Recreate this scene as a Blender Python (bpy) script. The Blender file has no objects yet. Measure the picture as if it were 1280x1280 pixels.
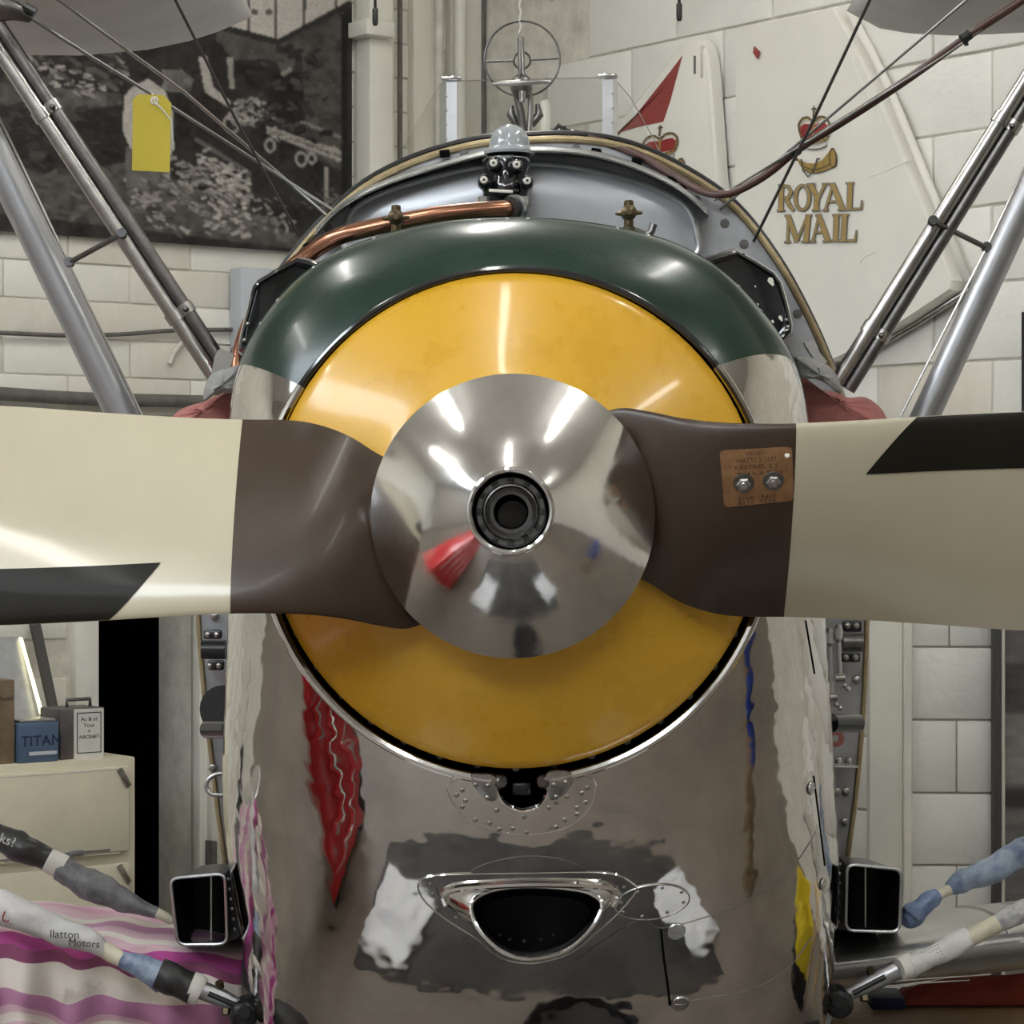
import bpy, bmesh, math, random
import numpy as np
from mathutils import Vector, Matrix, noise
from mathutils.bvhtree import BVHTree
random.seed(7)
sc = bpy.context.scene
COL = sc.collection

# ------------------------------------------------------------------ camera
F = 3290.0            # focal length in pixels of the 1280 frame
D = 4.64              # camera to propeller plane (metres)
cam = bpy.data.cameras.new('camera'); cam.sensor_width = 36; cam.lens = 36 * F / 1280
co = bpy.data.objects.new('camera', cam); COL.objects.link(co)
co.location = (0, -D, 0); co.rotation_euler = (math.pi / 2, 0, 0)
cam.clip_end = 100
sc.camera = co
# ------------------------------------------------------------------ light
w = bpy.data.worlds.new('world'); sc.world = w; w.use_nodes = True
w.node_tree.nodes['Background'].inputs[0].default_value = (1, .97, .92, 1)
w.node_tree.nodes['Background'].inputs[1].default_value = 0.25
LAMP = 20.0           # strength of the ceiling strip lamps
SKYL = 8.0            # strength of the roof lights
vs = sc.view_settings
vs.view_transform = 'Standard'; vs.look = 'None'; vs.exposure = 0.85; vs.gamma = 1.0
vs.use_curve_mapping = False

# ------------------------------------------------------------------ helpers
def P(px, py, Y):
    d = D + Y
    return Vector(((px - 640) * d / F, Y, (640 - py) * d / F))
def ray(px, py):
    return Vector(((px - 640) / F, 1, (640 - py) / F)).normalized()
CAM = Vector((0, -D, 0))
def onplane(px, py, pt, n):
    r = ray(px, py); return CAM + r * ((pt - CAM).dot(n) / r.dot(n))

def base(p):
    """ world offset of a parent chain """
    t = Vector((0, 0, 0))
    if p is not None and p.type == 'EMPTY': t = p.location.copy()
    return t
def link(o, parent=None):
    COL.objects.link(o)
    if parent is not None:
        o.parent = parent
        o.matrix_parent_inverse = Matrix.Translation(-base(parent))
    return o
def tag(o, label=None, cat=None, group=None, kind=None):
    if label: o['label'] = label
    if cat: o['category'] = cat
    if group: o['group'] = group
    if kind: o['kind'] = kind
    return o
def thing(name, label, cat, loc, group=None):
    o = bpy.data.objects.new(name, None); o.empty_display_size = .1
    COL.objects.link(o); o.location = loc
    return tag(o, label, cat, group)
def mesh(name, vs_, fs, mat, parent=None, smooth=True, angle=None, weld=False):
    me = bpy.data.meshes.new(name)
    me.from_pydata([tuple(v) for v in vs_], [], [tuple(f) for f in fs])
    bm = bmesh.new(); bm.from_mesh(me)
    if weld: bmesh.ops.remove_doubles(bm, verts=bm.verts, dist=1e-5)
    bmesh.ops.recalc_face_normals(bm, faces=bm.faces)
    bm.to_mesh(me); bm.free()
    for p in me.polygons: p.use_smooth = smooth
    if smooth and angle is not None: me.set_sharp_from_angle(angle=math.radians(angle))
    if not isinstance(mat, (list, tuple)): mat = [mat]
    for m in mat: me.materials.append(m)
    return link(bpy.data.objects.new(name, me), parent)
def copy_at(src, M, parent, name=None):
    o = bpy.data.objects.new(name or src.name, src.data); link(o, parent); o.matrix_basis = M
    return o
class MB:
    """ collects several shapes of one part """
    def __init__(s): s.v = []; s.f = []
    def add(s, v, f):
        n = len(s.v); s.v += [Vector(a) for a in v]; s.f += [tuple(i + n for i in q) for q in f]; return s
    def build(s, name, mat, parent=None, smooth=True, angle=40):
        return mesh(name, s.v, s.f, mat, parent, smooth, angle)
def grid(nu, nv, fn, closeu=False):
    v = [fn(i, j) for i in range(nu) for j in range(nv)]
    f = []
    for i in range(nu if closeu else nu - 1):
        a = i; b = (i + 1) % nu
        for j in range(nv - 1):
            f.append((a * nv + j, a * nv + j + 1, b * nv + j + 1, b * nv + j))
    return v, f
def frame(t):
    t = t.normalized(); up = Vector((0, 0, 1)) if abs(t.z) < .9 else Vector((0, 1, 0))
    a = t.cross(up).normalized(); return a, t.cross(a).normalized()
def tube(pts, r, n=12, cap=True, sq=1.0):
    """ swept tube; r a number or list; sq squashes one axis """
    pts = [Vector(p) for p in pts]; m = len(pts)
    rs = r if isinstance(r, (list, tuple)) else [r] * m
    v = []; a0 = None
    for i, p in enumerate(pts):
        t = (pts[min(i + 1, m - 1)] - pts[max(i - 1, 0)]).normalized()
        if a0 is None: a, b = frame(t)
        else:
            a = (a0 - t * a0.dot(t)).normalized(); b = t.cross(a)
        a0 = a
        for k in range(n):
            th = 2 * math.pi * k / n
            v.append(p + (a * math.cos(th) + b * math.sin(th) * sq) * rs[i])
    f = []
    for i in range(m - 1):
        for k in range(n):
            f.append((i * n + k, i * n + (k + 1) % n, (i + 1) * n + (k + 1) % n, (i + 1) * n + k))
    if cap:
        f.append(tuple(range(n))[::-1]); f.append(tuple((m - 1) * n + k for k in range(n)))
    return v, f
def ringtube(pts, r, n=8):
    pts = [Vector(p) for p in pts]; m = len(pts); v = []
    c = sum(pts, Vector()) / m
    nrm = Vector()
    for i in range(m): nrm += (pts[i] - c).cross(pts[(i + 1) % m] - c)
    nrm.normalize()
    for i, p in enumerate(pts):
        t = (pts[(i + 1) % m] - pts[i - 1]).normalized(); a = t.cross(nrm).normalized()
        for k in range(n):
            th = 2 * math.pi * k / n; v.append(p + (a * math.cos(th) + nrm * math.sin(th)) * r)
    f = [(i * n + k, i * n + (k + 1) % n, ((i + 1) % m) * n + (k + 1) % n, ((i + 1) % m) * n + k) for i in range(m) for k in range(n)]
    return v, f
def spline(pts, n=8, closed=False):
    """ Catmull-Rom through points of any dimension """
    pts = [tuple(map(float, p)) for p in pts]; m = len(pts); out = []
    for i in range(m if closed else m - 1):
        g = lambda k: np.array(pts[k % m] if closed else pts[min(max(k, 0), m - 1)])
        p0, p1, p2, p3 = g(i - 1), g(i), g(i + 1), g(i + 2)
        for j in range(n):
            t = j / n
            out.append(tuple(.5 * (2 * p1 + (p2 - p0) * t + (2 * p0 - 5 * p1 + 4 * p2 - p3) * t * t + (3 * p1 - p0 - 3 * p2 + p3) * t ** 3)))
    if not closed: out.append(pts[-1])
    return out
def box(x0, x1, y0, y1, z0, z1, M=None):
    v = [Vector((x, y, z)) for x in (x0, x1) for y in (y0, y1) for z in (z0, z1)]
    if M is not None: v = [M @ q for q in v]
    return v, [(0, 1, 3, 2), (4, 6, 7, 5), (0, 4, 5, 1), (2, 3, 7, 6), (0, 2, 6, 4), (1, 5, 7, 3)]
def bbox(x0, x1, y0, y1, z0, z1, b=.005, M=None, seg=2):
    """ bevelled box """
    bm = bmesh.new(); v, f = box(x0, x1, y0, y1, z0, z1)
    bv = [bm.verts.new(q) for q in v]
    for q in f: bm.faces.new([bv[i] for i in q])
    bmesh.ops.recalc_face_normals(bm, faces=bm.faces)
    bmesh.ops.bevel(bm, geom=bm.edges[:], offset=b, segments=seg, affect='EDGES', profile=.5)
    bm.verts.index_update()
    vv = [(M @ q.co if M is not None else q.co.copy()) for q in bm.verts]; ff = [tuple(x.index for x in q.verts) for q in bm.faces]
    bm.free(); return vv, ff
def prism(front, off):
    """ polygon of 3D points pushed along off """
    front = [Vector(p) for p in front]; n = len(front); off = Vector(off)
    v = front + [p + off for p in front]
    f = [tuple(range(n)), tuple(range(2 * n - 1, n - 1, -1))] + [(i, i + n, (i + 1) % n + n, (i + 1) % n) for i in range(n)]
    return v, f
def loft(rings, closed=True, cap0=False, cap1=False):
    n = len(rings[0]); v = [Vector(p) for r in rings for p in r]; f = []
    for i in range(len(rings) - 1):
        for k in range(n if closed else n - 1):
            f.append((i * n + k, i * n + (k + 1) % n, (i + 1) * n + (k + 1) % n, (i + 1) * n + k))
    if cap0: f.append(tuple(range(n))[::-1])
    if cap1: f.append(tuple((len(rings) - 1) * n + k for k in range(n)))
    return v, f
def dome(r, h, n=10):
    prof = [(r, 0), (r * .86, h * .55), (r * .5, h * .9)]
    v = [Vector((a * math.cos(2 * math.pi * k / n), a * math.sin(2 * math.pi * k / n), b)) for a, b in prof for k in range(n)]
    v.append(Vector((0, 0, h)))
    f = [(i * n + k, i * n + (k + 1) % n, (i + 1) * n + (k + 1) % n, (i + 1) * n + k) for i in range(2) for k in range(n)]
    f += [(2 * n + k, 2 * n + (k + 1) % n, 3 * n) for k in range(n)]
    return v, f
def cylz(r, h, n=16, r2=None):
    r2 = r if r2 is None else r2
    v = [Vector((r * math.cos(2 * math.pi * k / n), r * math.sin(2 * math.pi * k / n), 0)) for k in range(n)]
    v += [Vector((r2 * math.cos(2 * math.pi * k / n), r2 * math.sin(2 * math.pi * k / n), h)) for k in range(n)]
    f = [(k, (k + 1) % n, (k + 1) % n + n, k + n) for k in range(n)] + [tuple(range(n))[::-1], tuple(range(n, 2 * n))]
    return v, f
def aim(p, nrm, roll=Vector((0, 0, 1))):
    z = Vector(nrm).normalized(); x = roll.cross(z)
    if x.length < 1e-4: x = Vector((1, 0, 0))
    x.normalize(); y = z.cross(x)
    M = Matrix((x, y, z)).transposed().to_4x4(); M.translation = p
    return M
def xf(shape, M): return [M @ Vector(q) for q in shape[0]], shape[1]

# ------------------------------------------------------------------ materials
def mat(name, col, rough=.5, metal=0., coat=0., noise_=0., nscale=8., bump=0., bscale=30., col2=None, stretch=None, spec=.5, bumpd=.02, rvar=0.):
    m = bpy.data.materials.new(name); m.use_nodes = True
    nt = m.node_tree; b = nt.nodes['Principled BSDF']; L = nt.links.new
    c = tuple(col) + (1,)
    b.inputs['Base Color'].default_value = c
    b.inputs['Roughness'].default_value = rough; b.inputs['Metallic'].default_value = metal
    b.inputs['Coat Weight'].default_value = coat; b.inputs['Coat Roughness'].default_value = .08
    b.inputs['Specular IOR Level'].default_value = spec
    tc = nt.nodes.new('ShaderNodeTexCoord'); mp = nt.nodes.new('ShaderNodeMapping')
    L(tc.outputs['Object'], mp.inputs[0])
    if stretch: mp.inputs['Scale'].default_value = stretch
    if noise_ > 0 or col2:
        n = nt.nodes.new('ShaderNodeTexNoise'); n.inputs['Scale'].default_value = nscale; n.inputs['Detail'].default_value = 6; n.inputs['Roughness'].default_value = .65
        L(mp.outputs[0], n.inputs['Vector'])
        r = nt.nodes.new('ShaderNodeValToRGB'); L(n.outputs[0], r.inputs[0])
        r.color_ramp.elements[0].position = .3; r.color_ramp.elements[1].position = .7
        c2 = col2 if col2 else [min(1, x * (1 + noise_)) for x in col]
        c1 = col if col2 else [x * (1 - noise_) for x in col]
        r.color_ramp.elements[0].color = tuple(c1) + (1,); r.color_ramp.elements[1].color = tuple(c2) + (1,)
        L(r.outputs[0], b.inputs['Base Color'])
        if rvar > 0:
            mr = nt.nodes.new('ShaderNodeMapRange'); mr.inputs[3].default_value = max(.02, rough - rvar); mr.inputs[4].default_value = rough + rvar
            mr.inputs[1].default_value = .3; mr.inputs[2].default_value = .7
            L(n.outputs[0], mr.inputs[0]); L(mr.outputs[0], b.inputs['Roughness'])
    if bump > 0:
        n = nt.nodes.new('ShaderNodeTexNoise'); n.inputs['Scale'].default_value = bscale; n.inputs['Detail'].default_value = 3
        L(mp.outputs[0], n.inputs['Vector'])
        bp = nt.nodes.new('ShaderNodeBump'); bp.inputs['Strength'].default_value = bump; bp.inputs['Distance'].default_value = bumpd
        L(n.outputs[0], bp.inputs['Height']); L(bp.outputs[0], b.inputs['Normal'])
    return m
def emit(name, col, s):
    m = bpy.data.materials.new(name); m.use_nodes = True; nt = m.node_tree
    b = nt.nodes['Principled BSDF']; b.inputs['Emission Color'].default_value = tuple(col) + (1,); b.inputs['Emission Strength'].default_value = s
    b.inputs['Base Color'].default_value = tuple(col) + (1,)
    return m
def attrmat(name, rough=.6, attr='print'):
    m = bpy.data.materials.new(name); m.use_nodes = True; nt = m.node_tree
    a = nt.nodes.new('ShaderNodeAttribute'); a.attribute_name = attr
    nt.links.new(a.outputs['Color'], nt.nodes['Principled BSDF'].inputs['Base Color'])
    nt.nodes['Principled BSDF'].inputs['Roughness'].default_value = rough
    return m
M_ = {}
def mk(k, *a, **kw): M_[k] = mat(k, *a, **kw); return M_[k]
mk('polished', (.80, .79, .77), .07, 1, noise_=.07, nscale=14, bump=.10, bscale=5, rvar=.04, bumpd=.012)
mk('cowl_polished', (.64, .61, .575), .06, 1, noise_=.14, nscale=7, bump=.34, bscale=4.6, bumpd=.02, rvar=.035)
mk('spin_polished', (.80, .785, .765), .13, 1, noise_=.07, nscale=12, bump=.10, bscale=11, bumpd=.01, rvar=.05)
mk('steel', (.42, .41, .39), .28, 1, noise_=.2, nscale=25)
mk('darksteel', (.17, .165, .16), .35, 1, noise_=.25, nscale=30)
mk('chrome', (.8, .8, .8), .08, 1)
mk('alu', (.55, .56, .57), .33, 1, noise_=.12, nscale=10)
mk('alu_dull', (.42, .43, .45), .42, .85, noise_=.2, nscale=9)
mk('silver_paint', (.40, .405, .42), .36, .8, noise_=.05, nscale=10, coat=.2)
mk('silver_fabric', (.50, .50, .48), .24, .7, noise_=.08, nscale=6, bump=.1, bscale=14, coat=.2)
mk('wing_under', (.60, .60, .59), .5, .1, noise_=.1, nscale=4, bump=.1, bscale=8)
mk('green', (.012, .031, .022), .24, 0, spec=.4, coat=.12, noise_=.25, nscale=9, bump=.06, bscale=6, bumpd=.01)
mk('yellow', (.64, .355, .022), .30, 0, coat=.35, noise_=.05, nscale=9, bump=.03, bscale=20, bumpd=.004, rvar=.08)
mk('cream', (.49, .445, .325), .26, 0, coat=.4, noise_=.03, nscale=7, bump=.03, bscale=8, bumpd=.006)
mk('brown', (.044, .027, .016), .33, 0, spec=.4, coat=.06, noise_=.15, nscale=10, bump=.10, bscale=6, bumpd=.012)
mk('sheath', (.013, .0115, .0075), .5, 0, spec=.15, coat=.04, noise_=.15, nscale=10, bump=.08, bscale=7, bumpd=.01)
mk('brass_plate', (.36, .20, .10), .38, .75, noise_=.3, nscale=40, bump=.12, bscale=80, bumpd=.003)
mk('engraved', (.06, .035, .02), .6, .3)
mk('brass', (.12, .095, .055), .38, .9, noise_=.3, nscale=60)
mk('gold_trim', (.38, .30, .17), .35, .6, noise_=.2, nscale=40)
mk('black_gloss', (.008, .008, .011), .09, 0, coat=1., bump=.08, bscale=18, bumpd=.006)
mk('black', (.010, .010, .011), .5)
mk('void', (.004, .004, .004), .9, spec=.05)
mk('black_satin', (.018, .018, .02), .32, .2)
mk('copper', (.45, .22, .14), .24, 1, noise_=.05, nscale=18, stretch=(1, 6, 6))
mk('rubber', (.02, .02, .02), .6)
mk('red_leather', (.40, .15, .135), .6, noise_=.25, nscale=14, bump=.25, bscale=30)
mk('grey_felt', (.30, .30, .29), .85, noise_=.15, nscale=30, bump=.3, bscale=60)
mk('grey_enamel', (.33, .36, .38), .16, 0, coat=.6)
mk('tank_grey', (.50, .52, .55), .28, .35, noise_=.06, nscale=5, coat=.2)
mk('ivory', (.72, .70, .62), .4)
mk('white_paint', (.78, .77, .70), .55, noise_=.06, nscale=5)
mk('wall_paint_a', (.80, .79, .72), .6, noise_=.06, nscale=4, bump=.35, bscale=22, bumpd=.01)
mk('wall_paint_b', (.83, .825, .78), .6, noise_=.05, nscale=3, bump=.3, bscale=26, bumpd=.01)
mk('wall_stained', (.66, .61, .52), .62, col2=(.80, .785, .72), nscale=3, bump=.3, bscale=24, bumpd=.01, stretch=(1, 1, .35))
mk('joint', (.66, .64, .57), .8, noise_=.2, nscale=9)
mk('pipe_paint', (.62, .60, .54), .5, noise_=.2, nscale=12)
mk('dark_pipe', (.13, .12, .11), .55, noise_=.3, nscale=20)
mk('floor', (.145, .122, .10), .45, noise_=.2, nscale=1.2)
mk('ceiling', (.62, .62, .60), .8, noise_=.06, nscale=1)
mk('far_wall', (.34, .32, .29), .7, noise_=.08, nscale=.8)
mk('roof_steel', (.25, .27, .27), .5)
mk('cabinet', (.70, .65, .50), .45, noise_=.05, nscale=6)
mk('tag_yellow', (.52, .42, .04), .7)
mk('glass_tin', (.10, .15, .24), .35, .2, noise_=.15, nscale=20)
mk('tin_dark', (.14, .125, .12), .4, .4, noise_=.15, nscale=20)
mk('tin_brown', (.20, .145, .09), .5, .1, noise_=.25, nscale=15)
mk('paper', (.66, .65, .60), .7, noise_=.05, nscale=12)
mk('ink', (.03, .03, .035), .7)
mk('ink_blue', (.015, .025, .06), .7)
mk('pale_blue', (.52, .55, .60), .55)
mk('board_grey', (.06, .058, .055), .7)
mk('fin_white', (.82, .81, .75), .55, noise_=.04, nscale=3, bump=.25, bscale=6, bumpd=.012)
mk('fin_red', (.30, .055, .05), .5, noise_=.08, nscale=6)
mk('em_red', (.30, .03, .03), .6, noise_=.3, nscale=60)
mk('em_gold', (.36, .24, .07), .55, noise_=.2, nscale=50)
mk('em_dark', (.10, .085, .06), .6)
mk('letter_gold', (.38, .27, .10), .55)
mk('letter_edge', (.22, .22, .23), .6)
mk('cord_brown', (.07, .028, .02), .38, coat=.2)
mk('wire_steel', (.33, .33, .32), .35, .9)
mk('wire_dark', (.07, .065, .06), .45, .5)
mk('tape', (.62, .58, .44), .5, noise_=.12, nscale=30)
mk('tape_white', (.66, .64, .58), .6, noise_=.1, nscale=30)
mk('news_dark', (.05, .048, .052), .45, col2=(.20, .20, .21), nscale=22, bump=.4, bscale=25)
mk('news_black', (.025, .024, .024), .4, noise_=.3, nscale=14, bump=.4, bscale=18)
mk('news_white', (.60, .59, .57), .55, noise_=.14, nscale=10, bump=.5, bscale=22)
mk('news_print', (.22, .22, .23), .55, col2=(.62, .61, .58), nscale=45, bump=.4, bscale=24)
mk('news_blue', (.05, .09, .22), .5, col2=(.42, .50, .58), nscale=16, bump=.4, bscale=24)
mk('blue_rag', (.10, .16, .33), .7, col2=(.25, .33, .48), nscale=30, bump=.6, bscale=30)
mk('tan_wood', (.74, .54, .32), .55, noise_=.15, nscale=6, stretch=(1, 6, 6))
mk('red_cloth', (.42, .075, .06), .7, noise_=.15, nscale=10)
mk('trolley_red', (.55, .022, .03), .25, coat=.5)
mk('navy', (.02, .03, .10), .6)
mk('chin_shade_black', (.035, .032, .03), .7, noise_=.5, nscale=3)
mk('jean', (.06, .09, .17), .8)
def glassmat():
    m = bpy.data.materials.new('perspex'); m.use_nodes = True; nt = m.node_tree; nt.nodes.remove(nt.nodes['Principled BSDF']); L = nt.links.new
    a = nt.nodes.new('ShaderNodeBsdfTransparent'); a.inputs[0].default_value = (.95, .96, .95, 1); g = nt.nodes.new('ShaderNodeBsdfGlossy'); g.inputs['Roughness'].default_value = .03
    x = nt.nodes.new('ShaderNodeMixShader'); x.inputs[0].default_value = .035
    L(a.outputs[0], x.inputs[1]); L(g.outputs[0], x.inputs[2]); L(x.outputs[0], nt.nodes['Material Output'].inputs[0])
    return m
M_['perspex'] = glassmat()
EM_LAMP = emit('lamp_tube', (1, .98, .93), LAMP)
EM_SKY = emit('roof_light_pane', (.86, .93, 1), SKYL)
EM_STRIP = emit('sun_strip', (1, .93, .55), 1.3)  # glow that imitates sunlight on an edge, not a lamp

# ------------------------------------------------------------------ the hall
K = 1.35
C = Vector((-.116 * K, 9.57 * K - D, 0))
A = Vector((-.788, -.616, 0)).normalized()      # along the left wall, away from the corner
B = Vector((-A.y, A.x, 0)) * 1.0                # along the right wall
B = Vector((.616, -.788, 0)).normalized()
FZ = -2.05; CZ = 4.4; LA = 14.0; LB = 18.0
def Lw(px, py, off=0):      # pixel -> left wall (offset into the room)
    return onplane(px, py, C + B * off, B)
def Rw(px, py, off=0):
    return onplane(px, py, C + A * off, A)
def Lu(px, py): return (Lw(px, py) - C).dot(A)
def Ru(px, py): return (Rw(px, py) - C).dot(B)
def Lframe(off=0):          # local (u, outward, z) -> world
    M = Matrix((A, B, Vector((0, 0, 1)))).transposed().to_4x4(); M.translation = C + B * off; return M
def Rframe(off=0):
    M = Matrix((B, A, Vector((0, 0, 1)))).transposed().to_4x4(); M.translation = C + A * off; return M
def hall(a, b, z): return C + A * a + B * b + Vector((0, 0, z))
def struct(name, v, f, m, parent=None, smooth=False, angle=None):
    o = mesh(name, v, f, m, parent, smooth, angle)
    if parent is None: o['kind'] = 'structure'
    return o
def slab(a0, a1, b0, b1, z0, z1):
    v = [hall(a, b, z) for a in (a0, a1) for b in (b0, b1) for z in (z0, z1)]
    return v, [(0, 1, 3, 2), (4, 6, 7, 5), (0, 4, 5, 1), (2, 3, 7, 6), (0, 2, 6, 4), (1, 5, 7, 3)]
struct('floor', *slab(-.3, LA + .3, -3., LB + .3, FZ - .2, FZ), M_['floor'])
struct('ceiling', *slab(-.3, LA + .3, -3., LB + .3, CZ, CZ + .2), M_['ceiling'])
struct('wall_front', *slab(-.3, LA + .3, LB, LB + .3, FZ, CZ), M_['far_wall'])
struct('wall_side', *slab(LA, LA + .3, -.3, LB + .3, FZ, CZ), M_['far_wall'])
# left wall with its doorway
du0, du1 = Lu(241, 900), Lu(117, 900); dz1 = Lw(180, 600).z
mb = MB()
mb.add(*slab(-.3, du0, -.3, 0, FZ, CZ)); mb.add(*slab(du1, LA + .3, -.3, 0, FZ, CZ)); mb.add(*slab(du0, du1, -.3, 0, dz1, CZ))
WL = struct('wall_left', mb.v, mb.f, M_['joint'])
# store room behind the doorway
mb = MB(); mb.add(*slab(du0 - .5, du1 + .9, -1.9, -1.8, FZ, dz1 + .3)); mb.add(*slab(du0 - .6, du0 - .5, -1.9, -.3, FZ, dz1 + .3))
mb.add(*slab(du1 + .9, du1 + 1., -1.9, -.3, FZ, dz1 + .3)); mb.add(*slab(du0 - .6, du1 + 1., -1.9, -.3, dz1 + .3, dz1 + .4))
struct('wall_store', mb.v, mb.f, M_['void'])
# right wall
WR = struct('wall_right', *slab(-.3, 0, -.3, LB + .3, FZ, CZ), M_['joint'])
def blockmesh(name, wd, ht, proud, m, bev):
    me = bpy.data.meshes.new(name); v, f = bbox(-wd / 2, wd / 2, -.02, proud, -ht / 2, ht / 2, bev, seg=2)
    me.from_pydata([tuple(q) for q in v], [], f); me.materials.append(m)
    for p in me.polygons: p.use_smooth = True
    me.set_sharp_from_angle(angle=math.radians(50)); return me
# right wall blocks: running bond taken from the joints seen in the photograph
RH = .225 * K; RL = .458 * K
rb = [blockmesh('block', RL - .012, RH - .010, .013, M_[k], .006) for k in ('wall_paint_b', 'wall_paint_b', 'wall_stained')]
z_ref = Rw(920, 34).z; u_ref = Ru(907, 78)
Rf = Rframe()
for r in range(-14, 10):
    zc = z_ref - RH / 2 + r * RH
    if zc < FZ + .1 or zc > CZ - .1: continue
    sh = u_ref + (RL / 2 if r % 2 else 0)
    for k in range(-2, 12):
        u = sh + (k + .5) * RL
        if u < RL / 2 or u > 7.0: continue
        me = rb[2] if random.random() < .12 else rb[0]
        o = bpy.data.objects.new('block', me); link(o, WR)
        o.matrix_basis = Rf @ Matrix.Translation((u, random.uniform(-.004, .004), zc))
# left wall: thinner courses
LH = .122 * K; LL = .46 * K
lb = [blockmesh('block', LL - .007, LH - .006, .010, M_[k], .006) for k in ('wall_paint_a', 'wall_paint_a', 'wall_stained')]
zl = Lw(150, 333).z; Lf = Lframe()
for r in range(-20, 15):
    zc = zl - LH / 2 + r * LH
    if zc < FZ + .1: continue
    sh = .1 + (LL / 2 if r % 2 else 0)
    for k in range(0, 9):
        u = sh + (k + .5) * LL
        if u > 5.2: continue
        if du0 - LL / 2 < u < du1 + LL / 2 and zc < dz1 + LH / 2: continue
        stained = -3 <= r <= -1
        me = lb[2] if random.random() < (.75 if stained else .1) else lb[0]
        o = bpy.data.objects.new('block', me); link(o, WL)
        o.matrix_basis = Lf @ Matrix.Translation((u, random.uniform(-.004, .004), zc))
# pieces of block work left of and right of the doorway
def wallbox(frm, u0, u1, o0, o1, z0, z1, b=.006): return bbox(min(u0, u1), max(u0, u1), o0, o1, min(z0, z1), max(z0, z1), b, frm)
o = struct('trim_1', *wallbox(Lf, Lu(241, 900), Lu(268, 900), -.02, .06, FZ, dz1 + .1), M_['white_paint'], smooth=True, angle=40)   # jamb right of doorway
o = struct('trim_2', *wallbox(Lf, Lu(88, 900), Lu(117, 900), -.02, .05, FZ, dz1 + .1), M_['white_paint'], smooth=True, angle=40)
struct('trim_3', *wallbox(Lf, Lu(117, 900), Lu(113, 900), -.3, .02, FZ, dz1 + .1), M_['white_paint'], smooth=True, angle=40)
# posts and ducts in the corner
struct('trim_4', *wallbox(Lf, Lu(441, 200), Lu(470, 200), 0, .14, FZ, CZ), M_['white_paint'], smooth=True, angle=40)
struct('trim_5', *wallbox(Lf, Lu(470, 200), Lu(484, 200), 0, .06, FZ, CZ), M_['wall_stained'], smooth=True, angle=40)
struct('trim_6', *wallbox(Lf, Lu(508, 200), Lu(546, 200), 0, .06, FZ, CZ), M_['wall_stained'], smooth=True, angle=40)
struct('trim_7', *wallbox(Lf, Lu(556, 200), Lu(596, 200), 0, .05, FZ, CZ), M_['wall_stained'], smooth=True, angle=40)
struct('trim_8', *wallbox(Lf, Lu(428, 40), Lu(463, 40), .02, .2, Lw(445, 33).z, Lw(445, 52).z), M_['white_paint'], smooth=True, angle=40)
def conduit(px, r, m, label, off=.09):
    p0 = Lw(px, 200, off); v, f = tube([Vector((p0.x, p0.y, FZ)), Vector((p0.x, p0.y, .5)), Vector((p0.x, p0.y, CZ))], r, 12)
    o = mesh('conduit', v, f, M_[m], None, True, 40); return tag(o, label, 'conduit', 'vertical conduits in the wall corner')
conduit(549, .022, 'pipe_paint', 'thin stained conduit just behind the left windscreen post')
conduit(575, .03, 'white_paint', 'wide white vertical conduit between left windscreen post and ring sight')
conduit(604, .012, 'dark_pipe', 'thin dark vertical conduit behind the edge of the ring sight', .05)
conduit(500, .012, 'dark_pipe', 'thin dark conduit beside the white post near the mural', .05)

# right pier and boards at the lower right
u0, u1 = Ru(1138, 900), Ru(1238, 900)
pier_n = Vector((-.05, -1, 0)).normalized()
pp = Rw(1340, 900, .10)
def Pw(px, py, off=0): return onplane(px, py, pp + pier_n * off, pier_n)
def pierbox(px0, px1, pz0, pz1, o0, o1, m, name, parent=None, kind=True):
    a = Pw(px0, 900); b = Pw(px1, 900); d = (b - a); d.z = 0; L_ = d.length; d.normalize()
    Mx = Matrix((d, pier_n, Vector((0, 0, 1)))).transposed().to_4x4(); Mx.translation = Vector((a.x, a.y, 0))
    v, f = bbox(0, L_, o0, o1, pz0, pz1, .006, Mx)
    o = mesh(name, v, f, M_[m], parent, True, 40)
    if kind and parent is None: o['kind'] = 'structure'
    return o
zt = Pw(1190, 560).z
PIER = pierbox(1138, 1240, FZ, zt, -.3, 0, 'joint', 'wall_pier')
ys = [718, 808.6, 899.6, 991, 1081, 1172, 1262]
for i in range(6):
    z1, z0 = Pw(1190, ys[i]).z, Pw(1190, ys[i + 1]).z
    split = 1194 if i % 2 == 0 else None
    segs = [(1138, 1240)] if i % 2 else [(1138, 1186 + 9 * (i > 0)), (1186 + 9 * (i > 0), 1240)]
    for a, b in segs:
        pierbox(a + .7, b - .7, z0 + .004, z1 - .004, -.02, .018, 'wall_paint_b', 'block', PIER)
struct('trim_9', *[x for x in (lambda o: ([o.data.vertices[i].co.copy() for i in range(len(o.data.vertices))], [tuple(p.vertices) for p in o.data.polygons]))(pierbox(1128, 1139, FZ, zt, -.1, .05, 'white_paint', 'tmp'))], M_['white_paint'])
bpy.data.objects.remove(bpy.data.objects['tmp'])
pierbox(1086, 1128, FZ, zt, -.1, .03, 'white_paint', 'trim_10')
b_ = pierbox(1238, 1246, FZ, zt, -.05, .12, 'board_grey', 'dark_upright', None, False); tag(b_, 'dark narrow upright at the edge of the white block pier', 'upright')
b_ = pierbox(1247, 1252, FZ, zt, -.05, .10, 'ivory', 'pale_upright', None, False); tag(b_, 'pale wooden upright between dark upright and grey mural', 'upright')

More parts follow.
